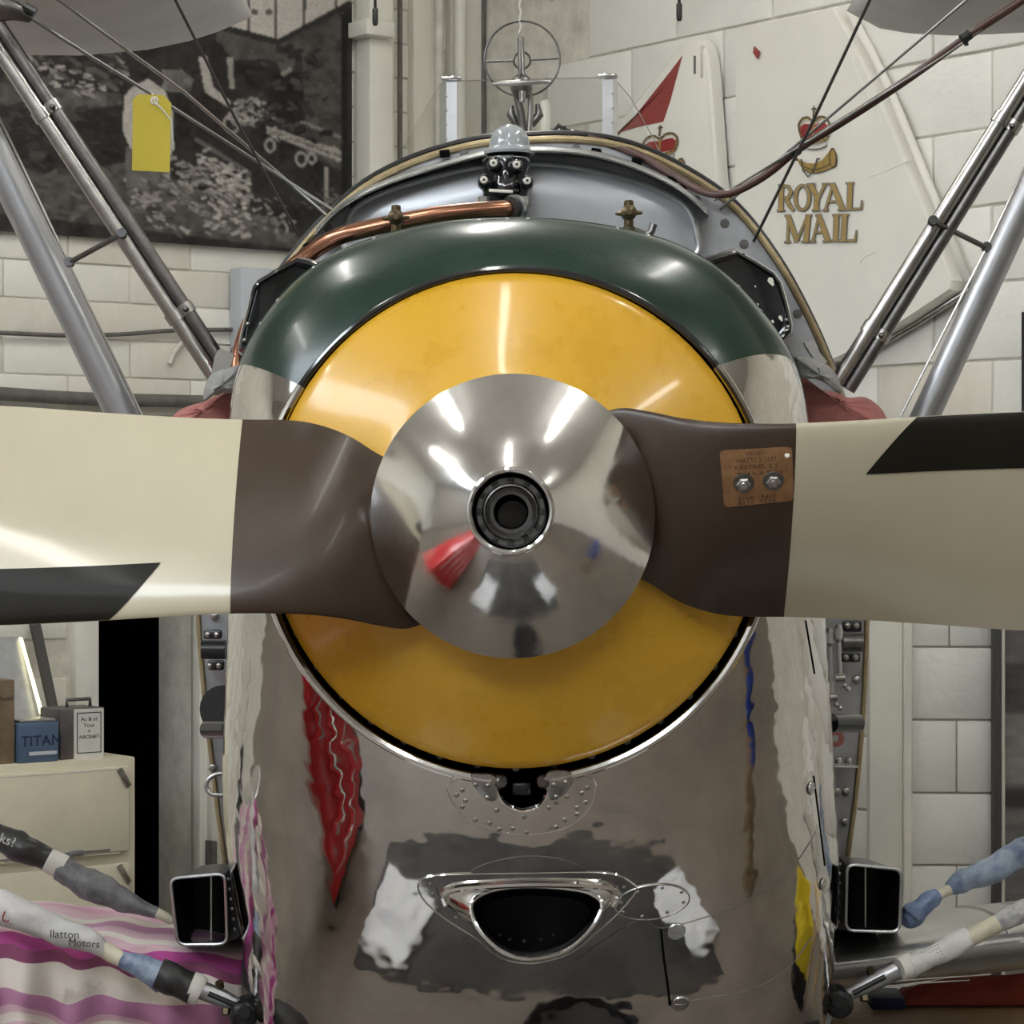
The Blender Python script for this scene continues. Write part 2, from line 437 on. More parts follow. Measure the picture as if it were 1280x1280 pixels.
# ceiling lamps and roof lights
def strip_lamp(a, b, ln, ang, label):
    p = hall(a, b, CZ - .35); d = Vector((math.cos(ang), math.sin(ang), 0)); e = Vector((-d.y, d.x, 0))
    Mx = Matrix((d, e, Vector((0, 0, 1)))).transposed().to_4x4(); Mx.translation = p
    t = thing('strip_lamp', label, 'lamp', p, 'strip lamps under the hall ceiling')
    mesh('housing', *bbox(-ln / 2, ln / 2, -.09, .09, .02, .1, .01, Mx), M_['white_paint'], t, True, 40)
    mesh('diffuser', *bbox(-ln / 2 + .03, ln / 2 - .03, -.075, .075, -.04, .02, .01, Mx), EM_LAMP, t, True, 40)
    for s in (-1, 1):
        mesh('hanger', *tube([Mx @ Vector((s * ln * .35, 0, .1)), Mx @ Vector((s * ln * .35, 0, .35))], .008, 6), M_['steel'], t)
angB = math.atan2(B.y, B.x); angA = math.atan2(A.y, A.x)
LAB = ['nearest the wall corner', 'second along the left wall', 'third along the left wall', 'above the rudder and tail fin', 'directly above the propeller', 'left above the red trolley', 'nearest the right wall behind the camera', 'straight above the camera', 'left behind the camera']
for i, (a, b) in enumerate([(2.6, 3.2), (5.6, 3.6), (9.0, 3.6), (2.6, 7.0), (6.4, 8.0), (9.6, 9.0), (3.2, 12.0), (6.4, 12.0), (9.6, 12.6)]):
    strip_lamp(a, b, 2.4, math.radians(84), 'white strip lamp under the ceiling, ' + LAB[i])
for k, (a0, a1, b0, b1) in enumerate([(10.6, 12.6, 3.5, 8.0), (10.6, 12.6, 9.5, 14.)]):
    v, f = slab(a0, a1, b0, b1, CZ - .02, CZ - .005); o = mesh('window_%d' % (k + 1), v, f, EM_SKY, None, False); o['kind'] = 'structure'

# ------------------------------------------------------------------ the mural (flat print)
def raster(x0, x1, y0, y1, step):
    nx = int((x1 - x0) / step) + 1; ny = int((y1 - y0) / step) + 1
    X, Yy = np.meshgrid(np.linspace(x0, x1, nx), np.linspace(y0, y1, ny)); return X, Yy
def inpoly(X, Yy, poly):
    r = np.zeros(X.shape, bool); n = len(poly)
    for i in range(n):
        xa, ya = poly[i]; xb, yb = poly[(i + 1) % n]
        if ya == yb: continue
        c = ((ya > Yy) != (yb > Yy)) & (X < (xb - xa) * (Yy - ya) / (yb - ya) + xa); r ^= c
    return r
def segd(X, Yy, a, b):
    dx, dy = b[0] - a[0], b[1] - a[1]; t = np.clip(((X - a[0]) * dx + (Yy - a[1]) * dy) / (dx * dx + dy * dy + 1e-9), 0, 1)
    return np.hypot(X - a[0] - t * dx, Yy - a[1] - t * dy)
def vnoise(X, Yy, s, seed=0):
    r = np.random.RandomState(seed); g = r.rand(128, 128); x = X / s; y = Yy / s
    xi = np.floor(x).astype(int); yi = np.floor(y).astype(int); fx = x - xi; fy = y - yi
    fx = fx * fx * (3 - 2 * fx); fy = fy * fy * (3 - 2 * fy); G = lambda i, j: g[j % 128, i % 128]
    return (G(xi, yi) * (1 - fx) + G(xi + 1, yi) * fx) * (1 - fy) + (G(xi, yi + 1) * (1 - fx) + G(xi + 1, yi + 1) * fx) * fy
def blur(I, n):
    for _ in range(n):
        J = np.pad(I, 1, mode='edge'); I = (J[:-2, 1:-1] + J[2:, 1:-1] + J[1:-1, :-2] + J[1:-1, 2:] + 2 * J[1:-1, 1:-1]) / 6
    return I
def mural_image():
    X, Yy = raster(-30, 440, -30, 316, 1.6); zx, zy = X * 2.909, Yy * 2.909
    g = .012 + .022 * vnoise(zx, zy, 60, 1) + .02 * vnoise(zx, zy, 18, 2)
    def poly(p, c, n=.25): 
        m = inpoly(zx, zy, p); g[m] = c * (1 - n + 2 * n * vnoise(zx, zy, 22, 5)[m])
    def ell(cx, cy, rx, ry, c): g[((zx - cx) / rx) ** 2 + ((zy - cy) / ry) ** 2 < 1] = c
    def line(p, wd, c):
        for a, b in zip(p[:-1], p[1:]): g[segd(zx, zy, a, b) < wd] = c
    def blobs(poly_, n, c0, c1, r0, r1, seed):
        r = random.Random(seed); xs = [q[0] for q in poly_]; ysx = [q[1] for q in poly_]
        k = 0; tries = 0
        while k < n and tries < n * 20:
            tries += 1
            x, y = r.uniform(min(xs), max(xs)), r.uniform(min(ysx), max(ysx))
            if not inpoly(np.array([[x]]), np.array([[y]]), poly_)[0, 0]: continue
            k += 1; an = r.uniform(-.6, .8); L_ = r.uniform(r0, r1) * 1.8
            q = (x + math.cos(an) * L_, y + math.sin(an) * L_)
            line([(x, y), q], r.uniform(r0, r1) * .5, r.uniform(c0, c1))
    poly([(790, -90), (1280, -90), (1280, 10), (1010, 150), (785, 95)], .50, .08)          # factory windows
    for x in (830, 905, 1003, 1108, 1222): line([(x, -90), (x - 2, 160)], 5, .07)
    line([(780, 92), (1012, 152), (1270, 10)], 9, .035)
    ell(925, 45, 13, 12, .10); ell(978, 45, 15, 12, .12)
    poly([(1015, 165), (1250, 40), (1250, 620), (1110, 560), (1100, 200)], .075, .4)
    poly([(785, 110), (1000, 165), (1000, 215), (860, 225), (790, 170)], .085)
    poly([(0, 330), (440, 360), (450, 440), (0, 420)], .10, .4)                             # long bench
    poly([(0, 480), (450, 400), (450, 560), (0, 640)], .03)
    blobs([(20, 190), (150, 240), (400, 310), (380, 380), (160, 340), (40, 290)], 70, .12, .42, 6, 14, 3)
    blobs([(300, 160), (460, 190), (450, 300), (330, 250)], 24, .10, .35, 6, 14, 4)
    poly([(180, 690), (470, 620), (700, 700), (1120, 880), (1260, 720), (1270, 920), (0, 850), (0, 640)], .085, .4)   # floor
    poly([(560, 265), (660, 262), (705, 300), (690, 350), (590, 345)], .15, .5)
    # figures
    ell(568, 300, 28, 42, .04); poly([(452, 370), (480, 335), (540, 300), (600, 345), (628, 420), (632, 560), (600, 640), (452, 700), (470, 560), (446, 500)], .46, .1)
    poly([(455, 560), (600, 620), (560, 720), (455, 720)], .14)
    ell(790, 190, 26, 34, .025); poly([(760, 215), (850, 215), (860, 340), (820, 560), (725, 520), (735, 330)], .03)
    poly([(722, 215), (752, 208), (775, 325), (840, 380), (828, 398), (745, 345)], .40, .1)
    poly([(825, 215), (848, 215), (852, 330), (835, 330)], .28, .2)
    ell(1040, 225, 32, 40, .10); poly([(990, 270), (1100, 265), (1115, 480), (960, 440)], .022)
    line([(1030, 270), (1055, 255)], 8, .25)
    # engines
    blobs([(850, 370), (960, 360), (980, 430), (880, 470), (820, 440)], 60, .14, .42, 5, 13, 7)
    poly([(965, 480), (1000, 470), (1250, 555), (1200, 585)], .12)
    for k in range(2): line([(975, 472 + 18 * k), (1245, 552 + 26 * k)], 6, .34)
    blobs([(970, 460), (1250, 545), (1240, 590), (970, 500)], 60, .1, .5, 3, 8, 8)
    line([(1085, 440), (1250, 500)], 6, .22)
    for cx, cy, r in ((982, 535, 22), (1095, 580, 24), (1133, 575, 18), (842, 460, 34), (1025, 840, 26)):
        m = np.abs(np.hypot((zx - cx) * 1.3, zy - cy) - r) < 5; g[m] = .33
    line([(1187, 610), (1187, 740)], 7, .32)
    line([(715, 525), (905, 640), (900, 880)], 8, .12)
    blobs([(715, 560), (900, 650), (890, 890), (760, 850)], 90, .14, .46, 7, 17, 9)
    blobs([(450, 740), (560, 720), (640, 880), (500, 850)], 55, .12, .40, 6, 14, 10)
    blobs([(560, 640), (690, 610), (740, 800), (640, 760)], 45, .10, .32, 7, 15, 11)
    blobs([(910, 700), (1060, 740), (1060, 870), (920, 840)], 26, .10, .34, 6, 14, 12)
    poly([(918, 765), (938, 780), (930, 835), (915, 820)], .48)
    blobs([(1080, 700), (1230, 680), (1220, 760), (1100, 760)], 16, .08, .22, 5, 12, 14)
    line([(1250, 60), (1252, 700)], 12, .02)
    # smears of half-lit machinery everywhere behind the figures
    blobs([(0, 160), (440, 200), (440, 330), (0, 330)], 60, .03, .12, 8, 22, 41); blobs([(0, 430), (450, 420), (450, 620), (0, 660)], 50, .02, .07, 10, 30, 42)
    blobs([(850, 180), (1240, 180), (1240, 560), (960, 440)], 60, .02, .09, 8, 24, 43); blobs([(180, 660), (720, 640), (1100, 880), (0, 850)], 70, .05, .16, 10, 26, 44)
    blobs([(480, 600), (760, 560), (900, 880), (560, 880)], 80, .10, .38, 5, 15, 45); blobs([(710, 560), (900, 660), (890, 880), (740, 800)], 60, .25, .55, 4, 11, 46)
    g = blur(g, 1)
    g *= .85 + .3 * vnoise(zx, zy, 5, 20)
    return X, Yy, g
def print_sheet(name, X, Yy, G, to3, tint, m, thick):
    ny, nx = X.shape; v = [to3(X[j, i], Yy[j, i]) for j in range(ny) for i in range(nx)]
    f = [(j * nx + i, j * nx + i + 1, (j + 1) * nx + i + 1, (j + 1) * nx + i) for j in range(ny - 1) for i in range(nx - 1)]
    nf = len(v)
    cs = [0, nx - 1, ny * nx - 1, (ny - 1) * nx]
    bk = [v[c] + thick for c in cs]; v += bk
    f += [(nf, nf + 1, nf + 2, nf + 3)]
    edge = [list(range(nx)), [j * nx + nx - 1 for j in range(ny)], [(ny - 1) * nx + i for i in range(nx - 1, -1, -1)], [j * nx for j in range(ny - 1, -1, -1)]]
    for k, e in enumerate(edge): f.append(tuple(e) + (nf + (k + 1) % 4, nf + k))
    me = bpy.data.meshes.new(name); me.from_pydata([tuple(q) for q in v], [], f)
    at = me.color_attributes.new('print', 'FLOAT_COLOR', 'POINT'); col = np.ones((len(v), 4), np.float32)
    flat = G.reshape(-1); 
    for k in range(3): col[:len(flat), k] = np.clip(flat * tint[k], 0, 1); col[len(flat):, k] = .05
    at.data.foreach_set('color', col.reshape(-1)); me.materials.append(m)
    return link(bpy.data.objects.new(name, me))
PRINT = attrmat('mural_print', .7)
PRINT.node_tree.nodes['Principled BSDF'].inputs['Specular IOR Level'].default_value = .15
X, Yy, G = mural_image()
def mural_pt(x, y):         # bottom edge slopes from (0,288) to (370,315) with the wall
    return Lw(x, y + (0 if y < 0 else (y / 316) * (-(316 - 288) + 28 * x / 370 * .95)), .05)
mu = print_sheet('factory_mural', X, Yy, G, mural_pt, (1.0, .93, .86), PRINT, -B * .02)
tag(mu, 'large black and white mural of an engine factory on the left wall', 'mural')
X2, Y2 = raster(1254, 1330, 740, 1180, 3)
g2 = .10 + .10 * vnoise(X2 * .5, Y2 * 4, 14, 31) + .04 * vnoise(X2, Y2, 6, 32)
g2[(Y2 > 830) & (Y2 < 892)] *= .55; g2[(Y2 > 985) & (Y2 < 1010)] *= .35; g2[(Y2 > 892) & (Y2 < 980)] *= 1.5
m2 = print_sheet('grey_mural', X2, Y2, blur(g2, 2), lambda x, y: Pw(x, y, .02), (1, .97, .94), PRINT, -pier_n * .02)
tag(m2, 'grey photographic mural at the right edge beside the pale upright', 'mural')

# ------------------------------------------------------------------ tail surfaces hung on the right wall
def wallplate(name, pts, off, th, m, parent=None, frame_=Rw, nrm=None, bev=0):
    nrm = A if nrm is None else nrm
    fr = [frame_(x, y, off) for x, y in pts]
    v, f = prism(fr, -nrm * th); return mesh(name, v, f, M_[m] if isinstance(m, str) else m, parent, False)
FT = .09
fin_out = [(938, 70), (946, 38), (1000, 24), (1060, 11), (1090, 66), (1120, 130), (1165, 240), (1210, 352), (1208, 364), (1150, 402), (1085, 440), (1000, 480), (940, 500), (936, 300)]
fin = thing('tail_fin', 'white fabric tail fin lettered ROYAL MAIL hung on the block wall', 'tail fin', Rw(1040, 480, .05))
# padded fabric panel: rounded edge and low folds
cx, cy = 1050, 260
rings = []
for s, dz in ((1.0, .0), (1.0, FT * .7), (.996, FT * .92), (.988, FT)):
    rings.append([Rw(cx + (x - cx) * s, cy + (y - cy) * s, .03) + A * dz for x, y in fin_out])
v, f = loft(rings); v += [Rw(cx, cy, .03) + A * FT]; n = len(fin_out)
f += [(3 * n + k, 3 * n + (k + 1) % n, len(v) - 1) for k in range(n)]
mesh('fabric_panel', v, f, M_['fin_white'], fin, True, 35)
mesh('edge_tube', *tube([Rw(x, y, .03 + FT * .5) for x, y in [(1060, 11), (1090, 66), (1120, 130), (1165, 240), (1210, 352)]], .018, 8), M_['fin_white'], fin)
mesh('edge_tube', *tube([Rw(x, y, .05) for x, y in [(1212, 362), (1150, 402), (1085, 440), (1040, 465)]], .014, 8), M_['steel'], fin)
for cr in ([(1085, 221), (1100, 217), (1120, 208), (1140, 200)], [(1075, 330), (1080, 322), (1097, 314)], [(1060, 60), (1075, 100), (1100, 150)]):
    mesh('crease', *tube([Rw(x, y, .028 + FT) for x, y in spline(cr, 4)], [.002] + [.004] * (4 * (len(cr) - 1) - 1) + [.002], 6), M_['fin_white'], fin)
def zp(x, y, off): return Rw(960 + x / 7.108, 130 + y / 7.108, off)
def ribbon(path, wd, off, grow=0, zmap=zp):
    p = [Vector((a, b)) for a, b in path]; n = len(p); w_ = wd if isinstance(wd, (list, tuple)) else [wd] * n
    Lr, Rr = [], []
    for i in range(n):
        t = (p[min(i + 1, n - 1)] - p[max(i - 1, 0)]).normalized(); nn = Vector((-t.y, t.x)); e = t * grow * (-1 if i == 0 else 1 if i == n - 1 else 0)
        Lr.append(p[i] + nn * (w_[i] / 2 + grow) + e); Rr.append(p[i] - nn * (w_[i] / 2 + grow) + e)
    v = [zmap(q.x, q.y, off) for q in Lr + Rr]; f = [(i, i + 1, n + i + 1, n + i) for i in range(n - 1)]
    return v, f
def ringfill(cx, cy, rx, ry, ix, iy, off, grow=0, zmap=zp, n=28):
    o_ = [(cx + (rx + grow) * math.cos(2 * math.pi * k / n), cy + (ry + grow) * math.sin(2 * math.pi * k / n)) for k in range(n)]
    i_ = [(cx + (ix - grow) * math.cos(2 * math.pi * k / n), cy + (iy - grow) * math.sin(2 * math.pi * k / n)) for k in range(n)]
    v = [zmap(x, y, off) for x, y in o_ + i_]; return v, [(k, (k + 1) % n, n + (k + 1) % n, n + k) for k in range(n)]
def disc(cx, cy, rx, ry, off, zmap=zp, n=24, rot=0):
    v = []
    for k in range(n):
        a = rx * math.cos(2 * math.pi * k / n); b = ry * math.sin(2 * math.pi * k / n)
        v.append(zmap(cx + a * math.cos(rot) - b * math.sin(rot), cy + a * math.sin(rot) + b * math.cos(rot), off))
    return v, [tuple(range(n))]
LET = {
 'R1': [([(118, 725), (114, 945)], 38), ([(84, 948), (148, 948)], 9), ([(95, 722), (150, 722)], 9), ([(130, 726), (180, 732), (206, 780), (182, 828), (138, 838)], [12, 22, 30, 22, 10]), ([(158, 836), (188, 895), (226, 944)], [26, 34, 22])],
 'O': 'ring',
 'Y': [([(374, 715), (440, 832)], 42), ([(506, 712), (450, 832)], 18), ([(434, 820), (426, 940)], 40), ([(346, 715), (418, 713)], 9), ([(484, 712), (530, 710)], 9), ([(394, 944), (462, 944)], 9)],
 'A1': [([(576, 720), (510, 940)], 16), ([(572, 712), (664, 938)], 42), ([(528, 868), (618, 866)], 12), ([(488, 943), (535, 943)], 9), ([(620, 940), (690, 938)], 9), ([(540, 712), (592, 710)], 9)],
 'L1': [([(730, 705), (722, 935)], 42), ([(694, 705), (764, 703)], 9), ([(698, 935), (828, 932)], 12), ([(826, 934), (834, 862)], [16, 5])],
 'M': [([(182, 995), (172, 1225)], 15), ([(178, 993), (258, 1218)], 40), ([(338, 1020), (258, 1215)], 14), ([(356, 992), (336, 1222)], 40), ([(152, 993), (196, 993)], 9), ([(336, 990), (386, 990)], 9), ([(148, 1228), (200, 1228)], 9), ([(300, 1225), (368, 1222)], 9)],
 'A2': [([(452, 1000), (396, 1220)], 15), ([(452, 990), (532, 1218)], 42), ([(416, 1140), (500, 1138)], 12), ([(374, 1222), (422, 1222)], 9), ([(490, 1220), (560, 1217)], 9), ([(425, 990), (470, 988)], 9)],
 'I': [([(607, 988), (600, 1212)], 42), ([(575, 988), (643, 985)], 9), ([(564, 1215), (636, 1213)], 9)],
 'L2': [([(682, 985), (669, 1212)], 42), ([(648, 985), (718, 985)], 9), ([(640, 1214), (778, 1212)], 12), ([(774, 1214), (786, 1128)], [16, 5])]}
for k, st in LET.items():
    e = MB(); g_ = MB()
    if st == 'ring':
        e.add(*ringfill(305, 833, 76, 118, 46, 98, .035 + FT, 7)); g_.add(*ringfill(305, 833, 74, 116, 48, 100, .039 + FT, 0))
    else:
        for i, (pth, wd) in enumerate(st):
            e.add(*ribbon(pth, wd, .035 + FT + i * .0003, 7)); g_.add(*ribbon(pth, wd, .039 + FT + i * .0003, 0))
    nv = len(e.v); nf = len(e.f); e.add(g_.v, g_.f)
    o = mesh('letter', e.v, e.f, [M_['letter_edge'], M_['letter_gold']], fin, False)
    for i, p in enumerate(o.data.polygons): p.material_index = 0 if i < nf else 1
def emblem(zmap, parent, o0, horn=True, name='crown_emblem'):
    r = MB(); 
    red = mesh('crown_cap', *(lambda q: ([zmap(x, y, o0) for x, y in q], [tuple(range(len(q)))]))([(285, 205), (320, 178), (365, 178), (405, 190), (450, 172), (500, 165), (535, 200), (520, 295), (300, 315)]), M_['em_red'], parent, False)
    g_ = MB()
    for p, wd in (([(300, 310), (278, 240), (272, 180), (300, 135), (350, 122), (395, 150), (405, 178)], 20), ([(525, 295), (545, 220), (540, 160), (505, 122), (455, 118), (415, 150), (405, 178)], 20), ([(298, 318), (410, 338), (522, 304)], 30), ([(405, 170), (400, 300)], 16)):
        g_.add(*ribbon(p, wd, o0 + .003, 0, zmap))
    mesh('crown_arch', g_.v, g_.f, M_['em_gold'], parent, False)
    g_ = MB()
    for p in ([(300, 310), (278, 240), (272, 180), (300, 135), (350, 122), (395, 150)], [(525, 295), (545, 220), (540, 160), (505, 122), (455, 118), (415, 150)]):
        for x, y in spline(p, 3): g_.add(*disc(x, y - 6 if y < 140 else y, 9, 9, o0 + .005, zmap, 8))
    g_.add(*ribbon([(405, 60), (400, 130)], 14, o0 + .004, 0, zmap)); g_.add(*ribbon([(386, 45), (430, 42)], 15, o0 + .004, 0, zmap)); g_.add(*ribbon([(408, 18), (405, 75)], 15, o0 + .0045, 0, zmap))
    for x, y in ((330, 318), (370, 326), (410, 328), (455, 322), (495, 310)): g_.add(*disc(x, y, 8, 9, o0 + .005, zmap, 8))
    mesh('crown_beading', g_.v, g_.f, M_['em_dark'], parent, False)
    mesh('crown_band', *ribbon([(305, 362), (350, 382), (410, 388), (470, 376), (518, 350)], 36, o0 + .002, 0, zmap), M_['letter_edge'], parent, False)
    mesh('crown_fur', *ribbon([(309, 363), (350, 381), (410, 386), (470, 375), (513, 351)], 27, o0 + .004, 0, zmap), M_['paper'], parent, False)
    if horn:
        pts = [(248, 470), (300, 510), (350, 526), (410, 528), (480, 500), (520, 450), (555, 398), (580, 396), (603, 450), (608, 510), (600, 555), (560, 568), (500, 592), (440, 610), (370, 605), (320, 580), (290, 545)]
        e = [zmap(425 + (x - 425) * 1.03, 505 + (y - 505) * 1.06, o0) for x, y in pts]
        mesh('horn_edge', e, [tuple(range(len(e)))], M_['em_dark'], parent, False)
        e = [zmap(x, y, o0 + .002) for x, y in pts]; mesh('horn', e, [tuple(range(len(e)))], M_['em_gold'], parent, False)
        mesh('horn_bell', *ringfill(575, 480, 34, 82, 26, 72, o0 + .004, 0, zmap), M_['em_dark'], parent, False)
        g_ = MB(); g_.add(*ribbon([(320, 555), (370, 580), (430, 582), (500, 560), (556, 525)], 10, o0 + .004, 0, zmap))
        g_.add(*ribbon([(295, 490), (310, 590), (355, 648), (405, 590), (440, 480)], 15, o0 + .005, 0, zmap)); g_.add(*ribbon([(430, 490), (462, 485)], 14, o0 + .005, 0, zmap))
        mesh('horn_cord', g_.v, g_.f, M_['em_dark'], parent, False)
emblem(zp, fin, .036 + FT)
rud = thing('rudder', 'white rudder with red tip and crown emblem hung behind the windscreen', 'rudder', Rw(850, 330, .05))
rpts = spline([(700, 240), (740, 205), (790, 148), (838, 88), (858, 62), (874, 50), (890, 52), (899, 75), (904, 130), (910, 220), (914, 340), (800, 380), (700, 330)], 3, True)
cx, cy = 850, 200; rings = []
for s, dz in ((1.0, 0), (1.0, .03), (.985, .055), (.95, .065)):
    rings.append([Rw(cx + (x - cx) * s, cy + (y - cy) * s, .03) + A * dz for x, y in rpts])
v, f = loft(rings, cap1=True); mesh('rudder_panel', v, f, M_['fin_white'], rud, True, 35)
q = [(748, 194), (768, 172), (792, 147), (838, 89), (853, 69), (846, 95), (838, 125), (829, 152), (800, 158), (770, 167)]
mesh('red_tip', [Rw(x, y, .0975) for x, y in q], [tuple(range(len(q)))], M_['fin_red'], rud, False)
def zp2(x, y, off):
    return Rw(780 + (140 + (x - 265) * .95) / 6.094, 50 + (650 + (y - 18) * .72 - (x - 405) * .12) / 6.094, off)
emblem(zp2, rud, .099)
mesh('hinge', *bbox(-.006, .006, -.01, .012, -.07, .07, .003, Rframe(.09) @ Matrix.Translation((Ru(898, 80), 0, Rw(898, 80).z))), M_['pipe_paint'], rud)
mesh('hinge', *bbox(-.005, .005, -.01, .012, -.04, .04, .003, Rframe(.09) @ Matrix.Translation((Ru(889, 84), 0, Rw(889, 84).z))), M_['dark_pipe'], rud)
# small red scrap on the fin's top corner, bolt holes in the wall
o = mesh('paint_flake', *prism([Rw(x, y, .14) for x, y in ((942, 58), (948, 64), (946, 73), (941, 66))], -A * .01), M_['fin_red'], fin, False)

# pipes and cables on the left wall
def wallpipe(pts, r, off, m, name, label, cat, n=10):
    p = [Lw(x, y, off) for x, y in spline(pts, 5)]; o = mesh(name, *tube(p, r, n), M_[m], None, True, 50); return tag(o, label, cat)
wallpipe([(-120, 484), (0, 492), (60, 496), (120, 499), (200, 501), (300, 503)], .030, .07, 'dark_pipe', 'wall_pipe', 'thick dark horizontal pipe on the left wall above the propeller blade', 'pipe')
wallpipe([(-120, 412), (0, 416), (80, 419), (150, 418), (220, 413), (300, 412)], .010, .04, 'dark_pipe', 'wall_cable', 'thin sagging dark cable crossing the left brick wall', 'cable')
wallpipe([(212, 455), (218, 440), (226, 430), (234, 424)], .012, .04, 'pipe_paint', 'cable_stub', 'short bent cable stub on the left wall behind the dark strut', 'cable')
o = mesh('pale_box', *wallbox(Lf, Lu(284, 380), Lu(345, 380), .02, .12, Lw(310, 338).z, Lw(310, 560).z), M_['pale_blue'], None, True, 40)
tag(o, 'pale blue grey box on the left wall beside the engine', 'box')

# ------------------------------------------------------------------ cabinet and tins
co_ = .62
cu0, cu1 = (Lw(172, 1000, co_) - C).dot(A), (Lw(172, 1000, co_) - C).dot(A) + 1.35
czt = Lw(100, 951, co_).z
cab = thing('steel_cabinet', 'cream steel cabinet with hinged doors against the left wall', 'cabinet', hall((cu0 + cu1) / 2, .3, FZ))
mesh('body', *wallbox(Lf, cu0, cu1, .03, co_ - .02, FZ, czt), M_['cabinet'], cab, True, 40)
zA, zB = Lw(160, 1063, co_).z, Lw(160, 1078, co_).z
d1 = mesh('door', *wallbox(Lf, cu0 + .045, cu1 - .04, co_ - .02, co_ + .012, zA, czt - .035), M_['cabinet'], cab, True, 40)
d2 = mesh('door', *wallbox(Lf, cu0 + .045, cu1 - .04, co_ - .02, co_ + .012, FZ + .08, zB), M_['cabinet'], cab, True, 40)
for dd, zz in ((d1, czt - .05), (d2, zB - .015)):
    Mx = Lframe(co_ + .014) @ Matrix.Translation((cu0 + .075, 0, zz - .03)) @ Matrix.Rotation(math.radians(32), 4, 'Y')
    mesh('hinge', *bbox(-.013, .013, -.004, .012, -.045, .045, .004, Mx), M_['steel'], dd, True, 40)
Mx = Lframe(co_ + .016) @ Matrix.Translation((cu0 + .30, 0, zA + .012))
mesh('latch', *bbox(-.03, .03, -.004, .014, -.012, .012, .004, Mx), M_['alu_dull'], d1, True, 40)
mesh('latch_rod', *tube([Mx @ Vector((-.16, 0, 0)), Mx @ Vector((.7, 0, 0))], .005, 6), M_['alu_dull'], d1)
for zz in (czt - .04, zA): mesh('door_seam', *wallbox(Lf, cu0 + .09, cu1 - .05, co_ + .010, co_ + .0135, zz - .006, zz - .002, .0005), M_['joint'], d1, False)
def at_cab(px, o): return (Lw(px, 920, o) - C).dot(A)
def textmesh(name, s, size, M, m, parent, ext=.0, align='CENTER', sx=1.0):
    cu = bpy.data.curves.new(name, 'FONT'); cu.body = s; cu.size = size; cu.align_x = align; cu.extrude = ext; cu.resolution_u = 2
    t = bpy.data.objects.new(name + '_tmp', cu); COL.objects.link(t)
    dg = bpy.context.evaluated_depsgraph_get(); me = bpy.data.meshes.new_from_object(t.evaluated_get(dg))
    bpy.data.objects.remove(t); me.name = name
    for vtx in me.vertices: vtx.co = M @ Vector((vtx.co.x * sx, vtx.co.y, vtx.co.z))
    me.materials.clear(); me.materials.append(M_[m]); return link(bpy.data.objects.new(name, me), parent)
def textframe(px, py, o):   # text plane facing the room on the left wall direction: x right, y up
    p = Lw(px, py, o); M = Matrix((-A, Vector((0, 0, 1)), B)).transposed().to_4x4(); M.translation = p; return M
def tin(px0, px1, pyt, o1, dep, m, name, label, cat):
    ua, ub = at_cab(px1, o1), at_cab(px0, o1); zt = Lw((px0 + px1) / 2, pyt, o1).z
    t = thing(name, label, cat, hall((ua + ub) / 2, o1 - dep / 2, czt), 'tins on the cream cabinet')
    mesh('body', *wallbox(Lf, ua, ub, o1 - dep, o1, czt, zt, .008), M_[m], t, True, 40)
    return t, ua, ub, zt
t, ua, ub, zt = tin(24, 74, 903, .58, .16, 'glass_tin', 'oil_tin', 'small blue tin printed TITAN on the cream cabinet', 'tin')
mesh('lid', *wallbox(Lf, ua + .01, ub - .01, .43, .57, zt, zt + .012, .004), M_['alu'], t, True, 40)
textmesh('lettering', 'TITAN', .062, textframe(52, 932, .5815), 'ink_blue', t, .0005, 'CENTER', 1.05)
mesh('stripe', *wallbox(Lf, ua + .01, ub - .045, .579, .581, czt + .03, czt + .045, .0005), M_['pale_blue'], t, False)
t, ua, ub, zt = tin(75, 131, 885, .54, .18, 'tin_dark', 'label_tin', 'dark square tin with a white printed paper label on the cabinet', 'tin')
mesh('handle', *tube([Lf @ Vector(q) for q in ((ua + .02, .45, zt), (ua + .02, .45, zt + .03), (ub - .08, .45, zt + .03), (ub - .08, .45, zt))], .008, 8), M_['tin_dark'], t)
la, lb_ = at_cab(130, .545), at_cab(93, .545)
lab = mesh('label', *wallbox(Lf, la, lb_, .535, .543, Lw(110, 948, .545).z, Lw(110, 886, .545).z, .001), M_['paper'], t, False)
bd = MB(); lc = (la + lb_) / 2; lw_ = (lb_ - la) / 2 - .012; l0, l1 = Lw(110, 945, .545).z + .012, Lw(110, 888, .545).z - .008
for a_, b_, z0, z1 in ((lc - lw_, lc + lw_, l0, l0 + .004), (lc - lw_, lc + lw_, l1 - .004, l1), (lc - lw_, lc - lw_ + .004, l0, l1), (lc + lw_ - .004, lc + lw_, l0, l1)):
    bd.add(*wallbox(Lf, a_, b_, .5425, .5440, z0, z1, .0003))
mesh('border', bd.v, bd.f, M_['ink'], lab, False)
for s_, y_, sz in (('As & at', 901, .026), ('Your', 909, .026), ('in', 915, .018), ('AIRCRAFT', 923, .021), ('- - - - - - -', 929, .012), ('- - - - - - -', 933, .012), ('- - - - - -', 937, .012)):
    textmesh('lettering', s_, sz, textframe(111.5, y_, .5445), 'ink', lab, .0003)
t, ua, ub, zt = tin(-30, 19, 850, .56, .22, 'tin_brown', 'brown_tin', 'tall brown tin at the left end of the cream cabinet', 'tin')
mesh('neck', *tube([Lf @ Vector((ub - .06, .46, zt)), Lf @ Vector((ub - .06, .46, zt + .07))], .03, 14), M_['tin_brown'], t, True, 40)
textmesh('lettering', 'Motol', .03, textframe(6, 876, .562), 'ink', t, .0004)
